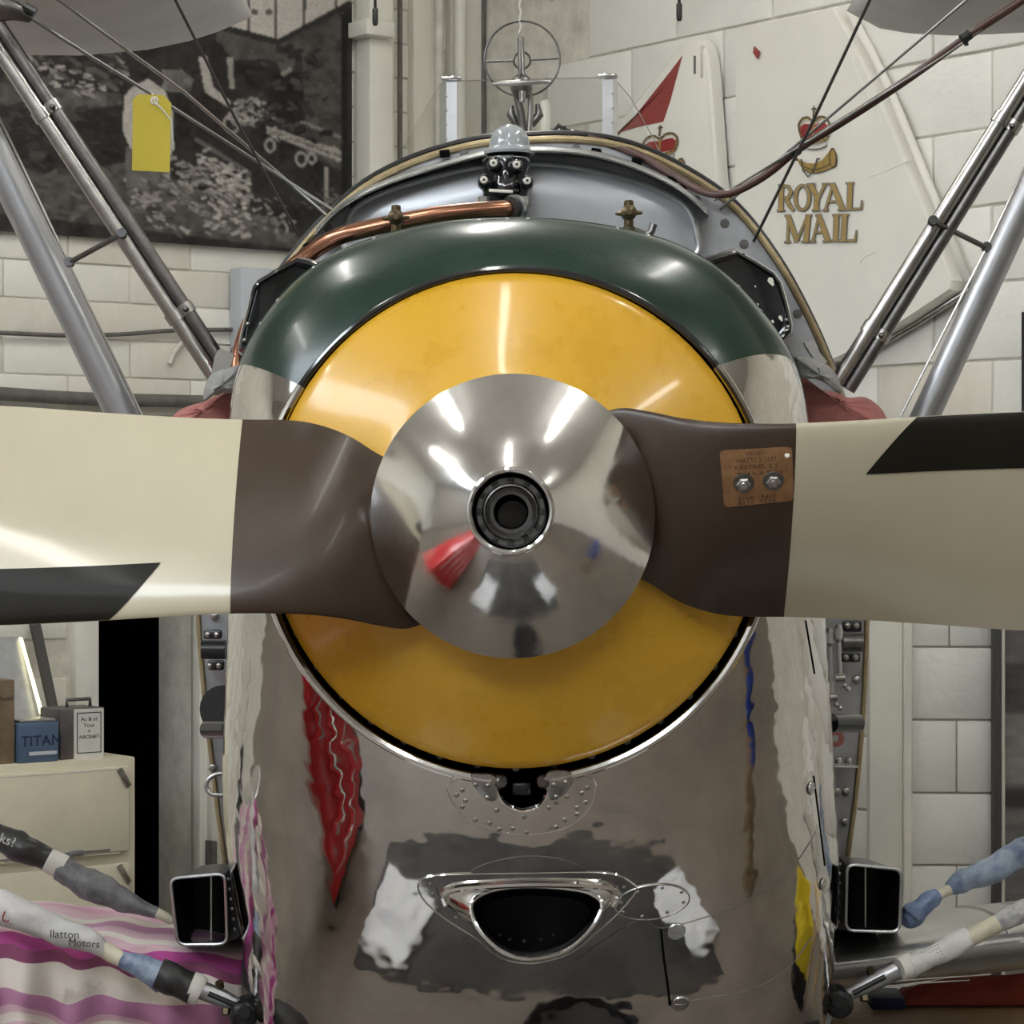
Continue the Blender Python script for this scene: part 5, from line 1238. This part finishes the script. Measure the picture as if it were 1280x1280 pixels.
part('red_washer', xf(loft([[Vector((r * math.cos(2 * math.pi * k / 20), r * math.sin(2 * math.pi * k / 20), z)) for k in range(20)] for r, z in ((.020, 0), (.020, .006), (.008, .006), (.008, 0))]), aim(P(1044, 923, 1.35), Vector((0, -1, 0)))), 'red_leather')
part('bay_rib', bbox(P(1040, 0, 1.38).x, P(1072, 0, 1.38).x, 1.36, 1.44, P(0, 959, 1.38).z, P(0, 957, 1.38).z, .001), 'alu')
for x, y in ((1049, 952), (1062, 952), (1047, 990), (1058, 990), (1056, 1028), (1071, 850), (268, 770), (266, 960)): part('bay_bolt', xf(tube([Vector((0, 0, 0)), Vector((0, 0, .006)), Vector((0, 0, .008))], [.010, .009, .004], 12), aim(P(x, y, 1.44), Vector((0, -1, 0)))), 'steel')
part('loop_handle', tube([P(*q, 1.2) for q in spline([(284, 966), (270, 968), (260, 975), (258, 985), (265, 993), (284, 994)], 4)], .0055, 10), 'alu', label='bent metal loop beside the left cowling edge')
# undercarriage below the frame, glimpsed in the polished cowling
for sg in (-1, 1):
    ax = Vector((sg * .92, 1.22, FZ + .40))
    lg = part('undercarriage_leg', tube([Vector((sg * .40, 1.30, -1.15)), Vector((sg * .62, 1.27, -1.38)), ax + Vector((-sg * .06, 0, 0))], [.045, .045, .038], 16), 'silver_paint', angle=60)
    part('drag_strut', tube([Vector((sg * .40, 2.2, -1.0)), ax + Vector((-sg * .08, 0, 0))], .026, 12), 'silver_paint', lg)
    wh = part('wheel', xf(loft([[Vector((r * math.cos(2 * math.pi * k / 40), r * math.sin(2 * math.pi * k / 40), z)) for k in range(40)] for r, z in ((.05, -.05), (.28, -.06), (.31, -.085), (.36, -.09), (.395, -.05), (.40, 0), (.395, .05), (.36, .09), (.31, .085), (.28, .06), (.05, .05))], cap0=True, cap1=True), aim(ax, Vector((1, 0, 0)))), 'rubber', angle=50)
    part('hub_cap', xf(tube([Vector((0, 0, -.062)), Vector((0, 0, -.058)), Vector((0, 0, .058)), Vector((0, 0, .062))], [.27, .28, .28, .27], 32), aim(ax, Vector((1, 0, 0)))), 'silver_paint', wh, angle=40)
# wing wire fork ends and bosses
for sgn, boss, a, b in ((-1, (306, 1266), (248, 1236), (298, 1256)), (1, (1047, 1252), (1122, 1212), (1060, 1243))):
    bo = part('wire_boss', xf(tube([Vector((0, 0, -.05)), Vector((0, 0, .03)), Vector((0, 0, .04))], [.030, .030, .02], 20), aim(P(*boss, .85), Vector((0, -1, 0)))), 'black_satin', angle=50)
    part('fork_end', tube([P(*a, .85), P(a[0] + (b[0] - a[0]) * .6, a[1] + (b[1] - a[1]) * .6, .85), P(*b, .85)], [.020, .019, .013], 14), 'silver_paint', bo, angle=50)
    mx, my = a[0] + (b[0] - a[0]) * .62, a[1] + (b[1] - a[1]) * .62
    part('fork_slot', tube([P(a[0] + (b[0] - a[0]) * .25, a[1] + (b[1] - a[1]) * .25 + 1, .832), P(a[0] + (b[0] - a[0]) * .9, a[1] + (b[1] - a[1]) * .9 + 2, .834)], .006, 8), 'black', bo)
    for dy in (-14, 12): part('fork_nut', xf(cylz(.009, .014, 6), aim(P(mx + dy * .3 * sgn * -1, my + dy, .85), Vector((0, -.5, 1 if dy < 0 else -1)))), 'brass', bo, angle=30)
    part('boss_eye', xf(cylz(.016, .008, 16, .012), aim(P(*boss, .812), Vector((0, -1, 0)))), 'black', bo, angle=40)
wire([(-200, 937, 1.26), (-60, 1012, 1.16), (0, 1045, 1.12), (62, 1076, 1.1), (110, 1103, 1.08), (150, 1122, 1.06), (198, 1142, 1.03), (216, 1152, 1.02), (224, 1156, 1.02)], .0045, 'wire_steel'); wire([(-200, 1030, 1.0), (-50, 1105, .94), (0, 1132, .92), (85, 1165, .89), (132, 1188, .88), (154, 1200, .87), (190, 1214, .86), (250, 1238, .855)], .005, 'wire_steel')
wire([(1480, 960, 1.26), (1350, 1030, 1.16), (1280, 1068, 1.12), (1187, 1112, 1.08), (1160, 1126, 1.06), (1130, 1152, 1.04)], .0045, 'wire_steel'); wire([(1480, 1038, 1.02), (1350, 1103, .96), (1280, 1138, .92), (1222, 1167, .89), (1155, 1200, .87), (1124, 1212, .855)], .005, 'wire_steel')

# ------------------------------------------------------------------ wraps, cloths and tag lying on the aircraft
def wrap(name, pts, m, label, cat, seed, group=None, crump=.19, n=20):
    """ pts: px, py, Y, radius in pixels """
    sp = spline(pts, 7); cen = [P(q[0], q[1], q[2]) for q in sp]; v, f = tube(cen, [q[3] * .00168 for q in sp], n)
    out = []
    for i, p in enumerate(v):
        c = cen[min(i // n, len(cen) - 1)]; k = noise.noise(Vector((p.x * 14 + seed, p.y * 14, p.z * 14))) * crump * 2 + noise.noise(p * 40 + Vector((seed, 0, 0))) * crump * .8
        out.append(c + (p - c) * (1 + k))
    o = mesh(name, out, f, M_[m], None, True, 40); return tag(o, label, cat, group)
G1 = 'newspaper wraps on the bracing wires'
wrap('newspaper_wrap', [(-60, 1012, 1.16, 16), (0, 1045, 1.12, 17), (30, 1060, 1.11, 17), (62, 1076, 1.1, 15)], 'news_black', 'black newspaper wrap at the upper left with white letters', 'newspaper', 1, G1)
wrap('tape_band', [(60, 1075, 1.1, 16), (70, 1080, 1.1, 16.5), (80, 1085, 1.1, 16)], 'tape_white', 'white paper band between black and grey newspaper wraps at left', 'tape', 2, None, .05)
wrap('newspaper_wrap', [(78, 1084, 1.1, 17), (110, 1103, 1.08, 18), (150, 1122, 1.06, 16), (180, 1134, 1.04, 12), (198, 1142, 1.03, 9)], 'news_dark', 'dark grey printed newspaper wrap tapering towards the left intake', 'newspaper', 3, G1)
wrap('tape_band', [(196, 1141, 1.02, 7), (208, 1147, 1.02, 6.5), (216, 1152, 1.02, 5)], 'tape', 'cream masking tape end touching the left intake', 'tape', 4, None, .06)
wrap('newspaper_wrap', [(-50, 1105, .94, 18), (0, 1132, .92, 19), (40, 1148, .9, 19), (85, 1165, .89, 18), (115, 1178, .88, 14), (132, 1188, .88, 10)], 'news_white', 'pale newspaper wrap over the striped cloth at lower left', 'newspaper', 5, G1)
wrap('tape_band', [(126, 1185, .88, 10), (140, 1193, .88, 10), (154, 1200, .87, 9)], 'tape', 'cream masking tape joining pale and blue newspaper wraps', 'tape', 6, None, .08)
wrap('newspaper_wrap', [(150, 1198, .87, 9), (165, 1205, .87, 13), (190, 1214, .86, 17), (206, 1221, .86, 19)], 'news_blue', 'blue and black newspaper wrap over the striped cloth', 'newspaper', 7, G1)
wrap('newspaper_wrap', [(198, 1217, .86, 19), (215, 1224, .86, 20), (243, 1236, .855, 20)], 'news_black', 'black newspaper wrap next to the left fork end', 'newspaper', 8, G1)
wrap('tape_band', [(238, 1234, .855, 20), (246, 1237, .855, 19.5), (252, 1240, .855, 18)], 'tape_white', 'white tape band closing the wrap at the left fork end', 'tape', 9, None, .04)
wrap('newspaper_wrap', [(1350, 1030, 1.16, 19), (1280, 1068, 1.12, 18), (1235, 1090, 1.1, 17), (1205, 1103, 1.09, 15), (1187, 1112, 1.08, 9)], 'news_blue', 'blue and white newspaper wrap above the right wing', 'newspaper', 10, G1)
wrap('tape_band', [(1190, 1110, 1.08, 8), (1178, 1116, 1.08, 7.5), (1166, 1122, 1.07, 7)], 'tape', 'cream masking tape between blue wrap and blue rag', 'tape', 11, None, .06)
wrap('blue_rag', [(1172, 1118, 1.07, 9), (1160, 1126, 1.06, 15), (1147, 1136, 1.05, 17), (1138, 1146, 1.05, 15), (1130, 1152, 1.04, 6)], 'blue_rag', 'crumpled blue rag tied beside the right intake', 'rag', 12, None, .3)
wrap('newspaper_wrap', [(1350, 1103, .96, 14), (1280, 1138, .92, 13), (1255, 1150, .91, 12), (1240, 1157, .9, 11)], 'news_print', 'printed newspaper wrap at the right edge above the wing', 'newspaper', 13, G1)
wrap('tape_band', [(1246, 1155, .9, 11), (1222, 1167, .89, 11), (1205, 1176, .89, 11)], 'tape', 'cream masking tape on the right lower wire wrap', 'tape', 14, None, .05)
wrap('newspaper_wrap', [(1212, 1172, .89, 13), (1185, 1186, .88, 14), (1155, 1200, .87, 15), (1135, 1208, .86, 15)], 'news_white', 'white printed newspaper wrap across the right wing', 'newspaper', 15, G1)
wrap('tape_band', [(1142, 1205, .86, 16), (1132, 1209, .86, 16), (1124, 1212, .855, 14)], 'tape_white', 'white tape band at the right fork end', 'tape', 16, None, .04)
def textcam(s, px, py, Y_, size, rot, m, parent):
    M = Matrix.Translation(P(px, py, Y_)) @ Matrix.Rotation(math.pi / 2, 4, 'X') @ Matrix.Rotation(math.radians(rot), 4, 'Z'); return textmesh('lettering', s, size, M, m, parent, .0004, 'LEFT')
nw = [o for o in COL.objects if o.name.startswith('newspaper_wrap')]
textcam('ks?', -2, 1052, 1.075, .030, -20, 'paper', nw[0]); textcam('llatton', 62, 1172, .845, .024, -2, 'ink', nw[2]); textcam('Motors', 85, 1182, .845, .022, -4, 'ink', nw[2])
textcam('UK', 0, 1150, .873, .03, -20, 'em_red', nw[2])
for k in range(5): textcam('- - - - - -', 1152 + k * 2, 1188 + k * 4 + 4, .852, .012, 25, 'ink', nw[7] if len(nw) > 7 else nw[-1])
# striped cloth over the left lower wing
def clothmat():
    m = bpy.data.materials.new('striped_cloth'); m.use_nodes = True; nt = m.node_tree; L = nt.links.new; b = nt.nodes['Principled BSDF']
    uv = nt.nodes.new('ShaderNodeUVMap'); uv.uv_map = 'UVMap'; sp = nt.nodes.new('ShaderNodeSeparateXYZ'); L(uv.outputs[0], sp.inputs[0])
    r = nt.nodes.new('ShaderNodeValToRGB'); r.color_ramp.interpolation = 'CONSTANT'; L(sp.outputs[1], r.inputs[0])
    W = (.72, .66, .58); Pk = (.62, .30, .42); Lp = (.66, .44, .50); Mg = (.42, .06, .26); Dm = (.24, .06, .13); Li = (.50, .22, .38)
    st = [(0, Lp), (.14, Mg), (.17, Lp), (.215, Pk), (.25, W), (.285, Lp), (.325, Pk), (.36, Lp), (.40, W), (.43, Li), (.465, Lp), (.50, W), (.525, Lp), (.565, Mg), (.595, Dm), (.625, W), (.70, Li), (.775, Lp), (.80, W), (.825, Lp), (.90, Mg), (.95, Lp)]
    el_ = r.color_ramp.elements
    while len(el_) < len(st): el_.new(.5)
    for e, (p, c) in zip(el_, st): e.position = p; e.color = c + (1,)
    n = nt.nodes.new('ShaderNodeTexNoise'); n.inputs['Scale'].default_value = 9; n.inputs['Detail'].default_value = 5
    rr2 = nt.nodes.new('ShaderNodeValToRGB'); rr2.color_ramp.elements[0].position = .62; rr2.color_ramp.elements[1].position = .76; rr2.color_ramp.elements[0].color = (1, 1, 1, 1); rr2.color_ramp.elements[1].color = (.35, .3, .3, 1)
    tc = nt.nodes.new('ShaderNodeTexCoord'); L(tc.outputs['Object'], n.inputs['Vector']); L(n.outputs[0], rr2.inputs[0])
    mx = nt.nodes.new('ShaderNodeMix'); mx.data_type = 'RGBA'; mx.blend_type = 'MULTIPLY'; mx.inputs[0].default_value = .8; L(r.outputs[0], mx.inputs[6]); L(rr2.outputs[0], mx.inputs[7]); L(mx.outputs[2], b.inputs['Base Color'])
    b.inputs['Roughness'].default_value = .85; b.inputs['Sheen Weight'].default_value = .2
    return m
nu, nv = 90, 60
wpf = wing_prof()[:17][::-1]            # from behind over the top to the nose
def cloth_pt(i, j):
    s = i / (nu - 1); v_ = j / (nv - 1); x = P(-140 + 442 * s, 1200, .98).x; zc = zL0 + (zL1 - zL0) * (x - xL0) / (xL1 - xL0)
    if v_ < .5:
        t = v_ / .5 * (len(wpf) - 1); k = min(int(t), len(wpf) - 2); a = t - k; y = wpf[k][0] * (1 - a) + wpf[k + 1][0] * a; z = wpf[k][1] * (1 - a) + wpf[k + 1][1] * a
        p = Vector((x, 1.0 + y - .012 * a - .006, zc + z + .010 - .14 * y)); w_ = v_ / .5
    else:
        w_ = 1; d = (v_ - .5) / .5; p = Vector((x, .978 + .01 * d - .02 * math.sin(math.pi * min(d * 2, 1)), zc - .30 * d)); 
    fold = math.sin(x * 34 + 1.2 * math.sin(x * 13)) * .5 + .5 * math.sin(x * 61 + v_ * 3)
    amp = .012 + .034 * max(0, v_ - .42) ** .7
    p.y += -abs(amp) * fold * (1 if v_ > .3 else .3); p.z += .013 * noise.noise(Vector((x * 9, v_ * 7, 0))) * (1 if v_ < .55 else 1.6)
    return p
v, f = grid(nu, nv, cloth_pt)
me = bpy.data.meshes.new('striped_cloth'); me.from_pydata([tuple(q) for q in v], [], f); uvl = me.uv_layers.new(name='UVMap')
for lp in me.loops:
    i, j = divmod(lp.vertex_index, nv); s = i / (nu - 1); x = -140 + 442 * s
    wv = .010 * math.sin(x * .06) + .022 * noise.noise(Vector((x * .02, j * .1, 3)))
    uvl.data[lp.index].uv = (s, min(.999, max(0, .18 + .82 * j / (nv - 1) + wv)))
for p in me.polygons: p.use_smooth = True
me.materials.append(clothmat()); clo = link(bpy.data.objects.new('striped_cloth', me)); sd = clo.modifiers.new('thickness', 'SOLIDIFY'); sd.thickness = .004
tag(clo, 'pink, magenta and white striped cloth draped over the left lower wing', 'cloth')
# clear plastic glint on the cloth
# red leather covers and grey pads at the cowling shoulders
def blob(name, pts, Y_, dep, m, label, cat, group, seed):
    sp = spline(pts, 5, True); c = np.mean(pts, axis=0); rgs = []
    for s, dy in ((.05, -.5), (.45, -.46), (.8, -.3), (.96, -.1), (1, .1), (.96, .3), (.7, .5)):
        rgs.append([P(c[0] + (x - c[0]) * s, c[1] + (y - c[1]) * s, Y_ + dep * (dy + .10 * noise.noise(Vector((x * .07, y * .07, seed + s * 2))))) for x, y in sp])
    o = mesh(name, *loft(rgs, cap0=True, cap1=True), M_[m], None, True, 60); return tag(o, label, cat, group)
blob('leather_cover', [(208, 545), (214, 524), (224, 513), (240, 506), (255, 502), (272, 494), (288, 488), (296, 500), (292, 548)], 1.05, .14, 'red_leather', 'crumpled red leather cover behind the left propeller blade', 'cover', 'red leather covers', 1)
blob('leather_cover', [(1002, 470), (1012, 486), (1030, 488), (1046, 490), (1060, 497), (1078, 496), (1092, 502), (1106, 518), (1110, 545), (1010, 545), (1000, 510)], 1.05, .14, 'red_leather', 'crumpled red leather cover behind the right propeller blade', 'cover', 'red leather covers', 2)
blob('grey_pad', [(254, 500), (257, 480), (266, 467), (282, 461), (302, 458), (304, 480), (298, 491), (276, 491), (262, 497)], .93, .12, 'grey_felt', 'grey felt pad wedged at the left shoulder of the cowling', 'pad', 'grey felt pads', 3)
blob('grey_pad', [(992, 448), (1008, 446), (1028, 452), (1044, 466), (1052, 486), (1048, 492), (1036, 482), (1020, 474), (1000, 472)], .93, .12, 'grey_felt', 'grey felt pad wedged at the right shoulder of the cowling', 'pad', 'grey felt pads', 4)
# yellow tag on the wire
tg = thing('luggage_tag', 'yellow paper tag hanging from the left bracing wire', 'tag', P(190, 215, 1.1))
mesh('card', *prism([P(x, y, 1.12) for x, y in ((165, 213), (166, 124), (173, 118), (205, 119), (214, 129), (212, 215))], Vector((0, .002, 0))), M_['tag_yellow'], tg, False)
mesh('string', *tube([P(190, 117, 1.13), P(194, 128, 1.11), P(204, 138, 1.115), P(214, 150, 1.12), P(217, 188, 1.12)], .0018, 6), M_['paper'], tg)
mesh('eyelet', *xf(loft([[Vector((r * math.cos(2 * math.pi * k / 16), r * math.sin(2 * math.pi * k / 16), z)) for k in range(16)] for r, z in ((.010, 0), (.009, .002), (.005, .002), (.004, 0))]), aim(P(193, 126, 1.118), Vector((0, -1, 0)))), M_['tape'], tg)

# ------------------------------------------------------------------ under the right wing
by = 1.79; bz = -1.30
bt = thing('work_bench', 'low bench with tan wooden top under the right wing', 'bench', (P(1200, 1260, by).x + .4, by + .4, FZ))
mesh('bench_top', *bbox(P(1058, 0, by).x, P(1058, 0, by).x + 1.6, by, by + .64, bz - .05, bz, .006), M_['tan_wood'], bt, True, 40)
for sx_ in (.08, 1.5):
    for sy_ in (.06, .55): x = P(1058, 0, by).x + sx_; mesh('leg', *bbox(x - .035, x + .035, by + sy_ - .03, by + sy_ + .04, FZ, bz - .05, .004), M_['tan_wood'], bt, True, 40)
xx = P(1130, 0, by + .3).x; v, f = grid(24, 12, lambda i, j: Vector((xx + .035 * i, by + .47 + .013 * j, bz + .006 + (.06 + .03 * noise.noise(Vector((i * .35, j * .35, 1)))) * math.sin(math.pi * i / 23) ** .4 * math.sin(math.pi * j / 11) ** .4)))
o = mesh('red_cloth', v, f, M_['red_cloth'], None, True); o.modifiers.new('t', 'SOLIDIFY').thickness = .004; tag(o, 'folded red cloth lying on the bench under the right wing', 'cloth')
o = mesh('blue_book', *bbox(P(1086, 0, by + .5).x, P(1128, 0, by + .5).x, by + .44, by + .6, bz, bz + .03, .003), M_['navy'], None, True, 40); tag(o, 'flat dark blue book on the bench under the right wing', 'book')

# ------------------------------------------------------------------ things beside the camera, mirrored in the polished metal
def trolley(loc, label, w=.42, dp=.48):
    t = thing('tool_trolley', label, 'trolley', loc); x, y, z = loc
    mesh('body', *bbox(x - w, x + w, y - dp, y + dp, z + .14, z + 1.0, .02), M_['trolley_red'], t, True, 40)
    for k in range(4):
        d = mesh('drawer', *bbox(x + w, x + w + .02, y - dp + .04, y + dp - .04, z + .2 + k * .19, z + .37 + k * .19, .006), M_['trolley_red'], t, True, 40)
        mesh('handle', *tube([Vector((x + w + .03, y - .3, z + .32 + k * .19)), Vector((x + w + .03, y + .3, z + .32 + k * .19))], .012, 8), M_['chrome'], d)
    for sx_ in (-1, 1):
        for sy_ in (-1, 1): mesh('wheel', *xf(tube([Vector((0, 0, -.02)), Vector((0, 0, .02))], .07, 16), aim(Vector((x + sx_ * (w - .07), y + sy_ * (dp - .08), z + .07)), Vector((1, 0, 0)))), M_['rubber'], t, True, 40)
    mesh('push_bar', *tube([Vector((x - .2, y - dp, z + .85)), Vector((x - .2, y - dp - .12, z + .92)), Vector((x + .2, y - dp - .12, z + .92)), Vector((x + .2, y - dp, z + .85))], .015, 10), M_['trolley_red'], t)
trolley((-1.95, -.35, FZ), 'red tool trolley standing on the hall floor left of the propeller')
mt = mesh('chin_shade_mat', *bbox(-.95, 1.05, -.80, .16, FZ, FZ + .012, .004), M_['chin_shade_black'], None, True, 40); tag(mt, 'unseen black mat added on the floor below the nose to darken the chin reflection', 'mat')  # out of view, added so the polished chin of the cowling mirrors dark
def sheet(x, y, r_, lx, ly, lab, seed):
    M = Matrix.Translation((x, y, FZ + .03)) @ Matrix.Rotation(r_, 4, 'Z')
    v, f = grid(14, 14, lambda i, j: M @ Vector((lx * (i / 13 - .5), ly * (j / 13 - .5), .02 + .03 * noise.noise(Vector((i * .3, j * .3, seed))))))
    o = mesh('newspaper_sheet', v, f, M_['news_floor'], None, True); o.modifiers.new('t', 'SOLIDIFY').thickness = .002; tag(o, lab, 'newspaper', 'newspaper sheets on the hall floor')
mk('news_floor', (.70, .69, .66), .6, col2=(.55, .60, .68), nscale=7)
sheet(-.66, -.22, .25, .50, .56, 'crumpled newspaper sheet lying on the left end of the added black mat', 1); sheet(.92, -.30, -.3, .42, .46, 'crumpled newspaper sheet lying on the right end of the added black mat', 2)
pan = thing('drain_pan', 'round black oil drain pan on the floor under the engine', 'pan', (.2, .38, FZ))
mesh('bowl', *loft([[Vector((.2 + r * math.cos(2 * math.pi * k / 28), .38 + r * math.sin(2 * math.pi * k / 28), FZ + z)) for k in range(28)] for r, z in ((.14, .0), (.18, .10), (.185, .105), (.175, .10), (.13, .012), (.01, .01))], cap0=True), M_['black_satin'], pan, True, 40)
mesh('pan_handle', *tube([Vector((.385, .38, FZ + .1)), Vector((.43, .38, FZ + .1))], .012, 8), M_['black_satin'], pan)
cyl = thing('gas_cylinder', 'brown gas cylinder with blue shoulder on the floor right of the aircraft', 'cylinder', (2.6, -.1, FZ))
mesh('bottle', *loft([[Vector((2.6 + r * math.cos(2 * math.pi * k / 24), -.1 + r * math.sin(2 * math.pi * k / 24), FZ + z)) for k in range(24)] for r, z in ((.11, 0), (.115, .02), (.115, .62))], cap0=True), M_['tin_brown'], cyl, True, 50)
mesh('shoulder', *loft([[Vector((2.6 + r * math.cos(2 * math.pi * k / 24), -.1 + r * math.sin(2 * math.pi * k / 24), FZ + z)) for k in range(24)] for r, z in ((.115, .62), (.115, 1.05), (.10, 1.14), (.06, 1.2), (.03, 1.22), (.03, 1.28))], cap1=True), M_['cyl_blue'] if 'cyl_blue' in M_ else mk('cyl_blue', (.02, .05, .25), .3), cyl, True, 50)
mesh('valve', *tube([Vector((2.57, -.1, FZ + 1.31)), Vector((2.66, -.1, FZ + 1.31))], .02, 10), M_['brass'], cyl, True, 40)
cr = thing('plastic_crate', 'yellow topped plastic crate on the floor beyond the right wing', 'crate', (2.2, 1.3, FZ)); mk('crate_yellow', (.75, .58, .03), .4)
for nm, b_ in (('crate_side', (1.95, 2.45, 1.1, 1.115)), ('crate_side', (1.95, 2.45, 1.485, 1.5)), ('crate_side', (1.95, 1.965, 1.115, 1.485)), ('crate_side', (2.435, 2.45, 1.115, 1.485))): mesh(nm, *bbox(*b_, FZ + .48, FZ + .70, .004), M_['crate_yellow'], cr, True, 40)
mesh('crate_base', *bbox(1.95, 2.45, 1.1, 1.5, FZ, FZ + .48, .01), M_['black_satin'], cr, True, 40)
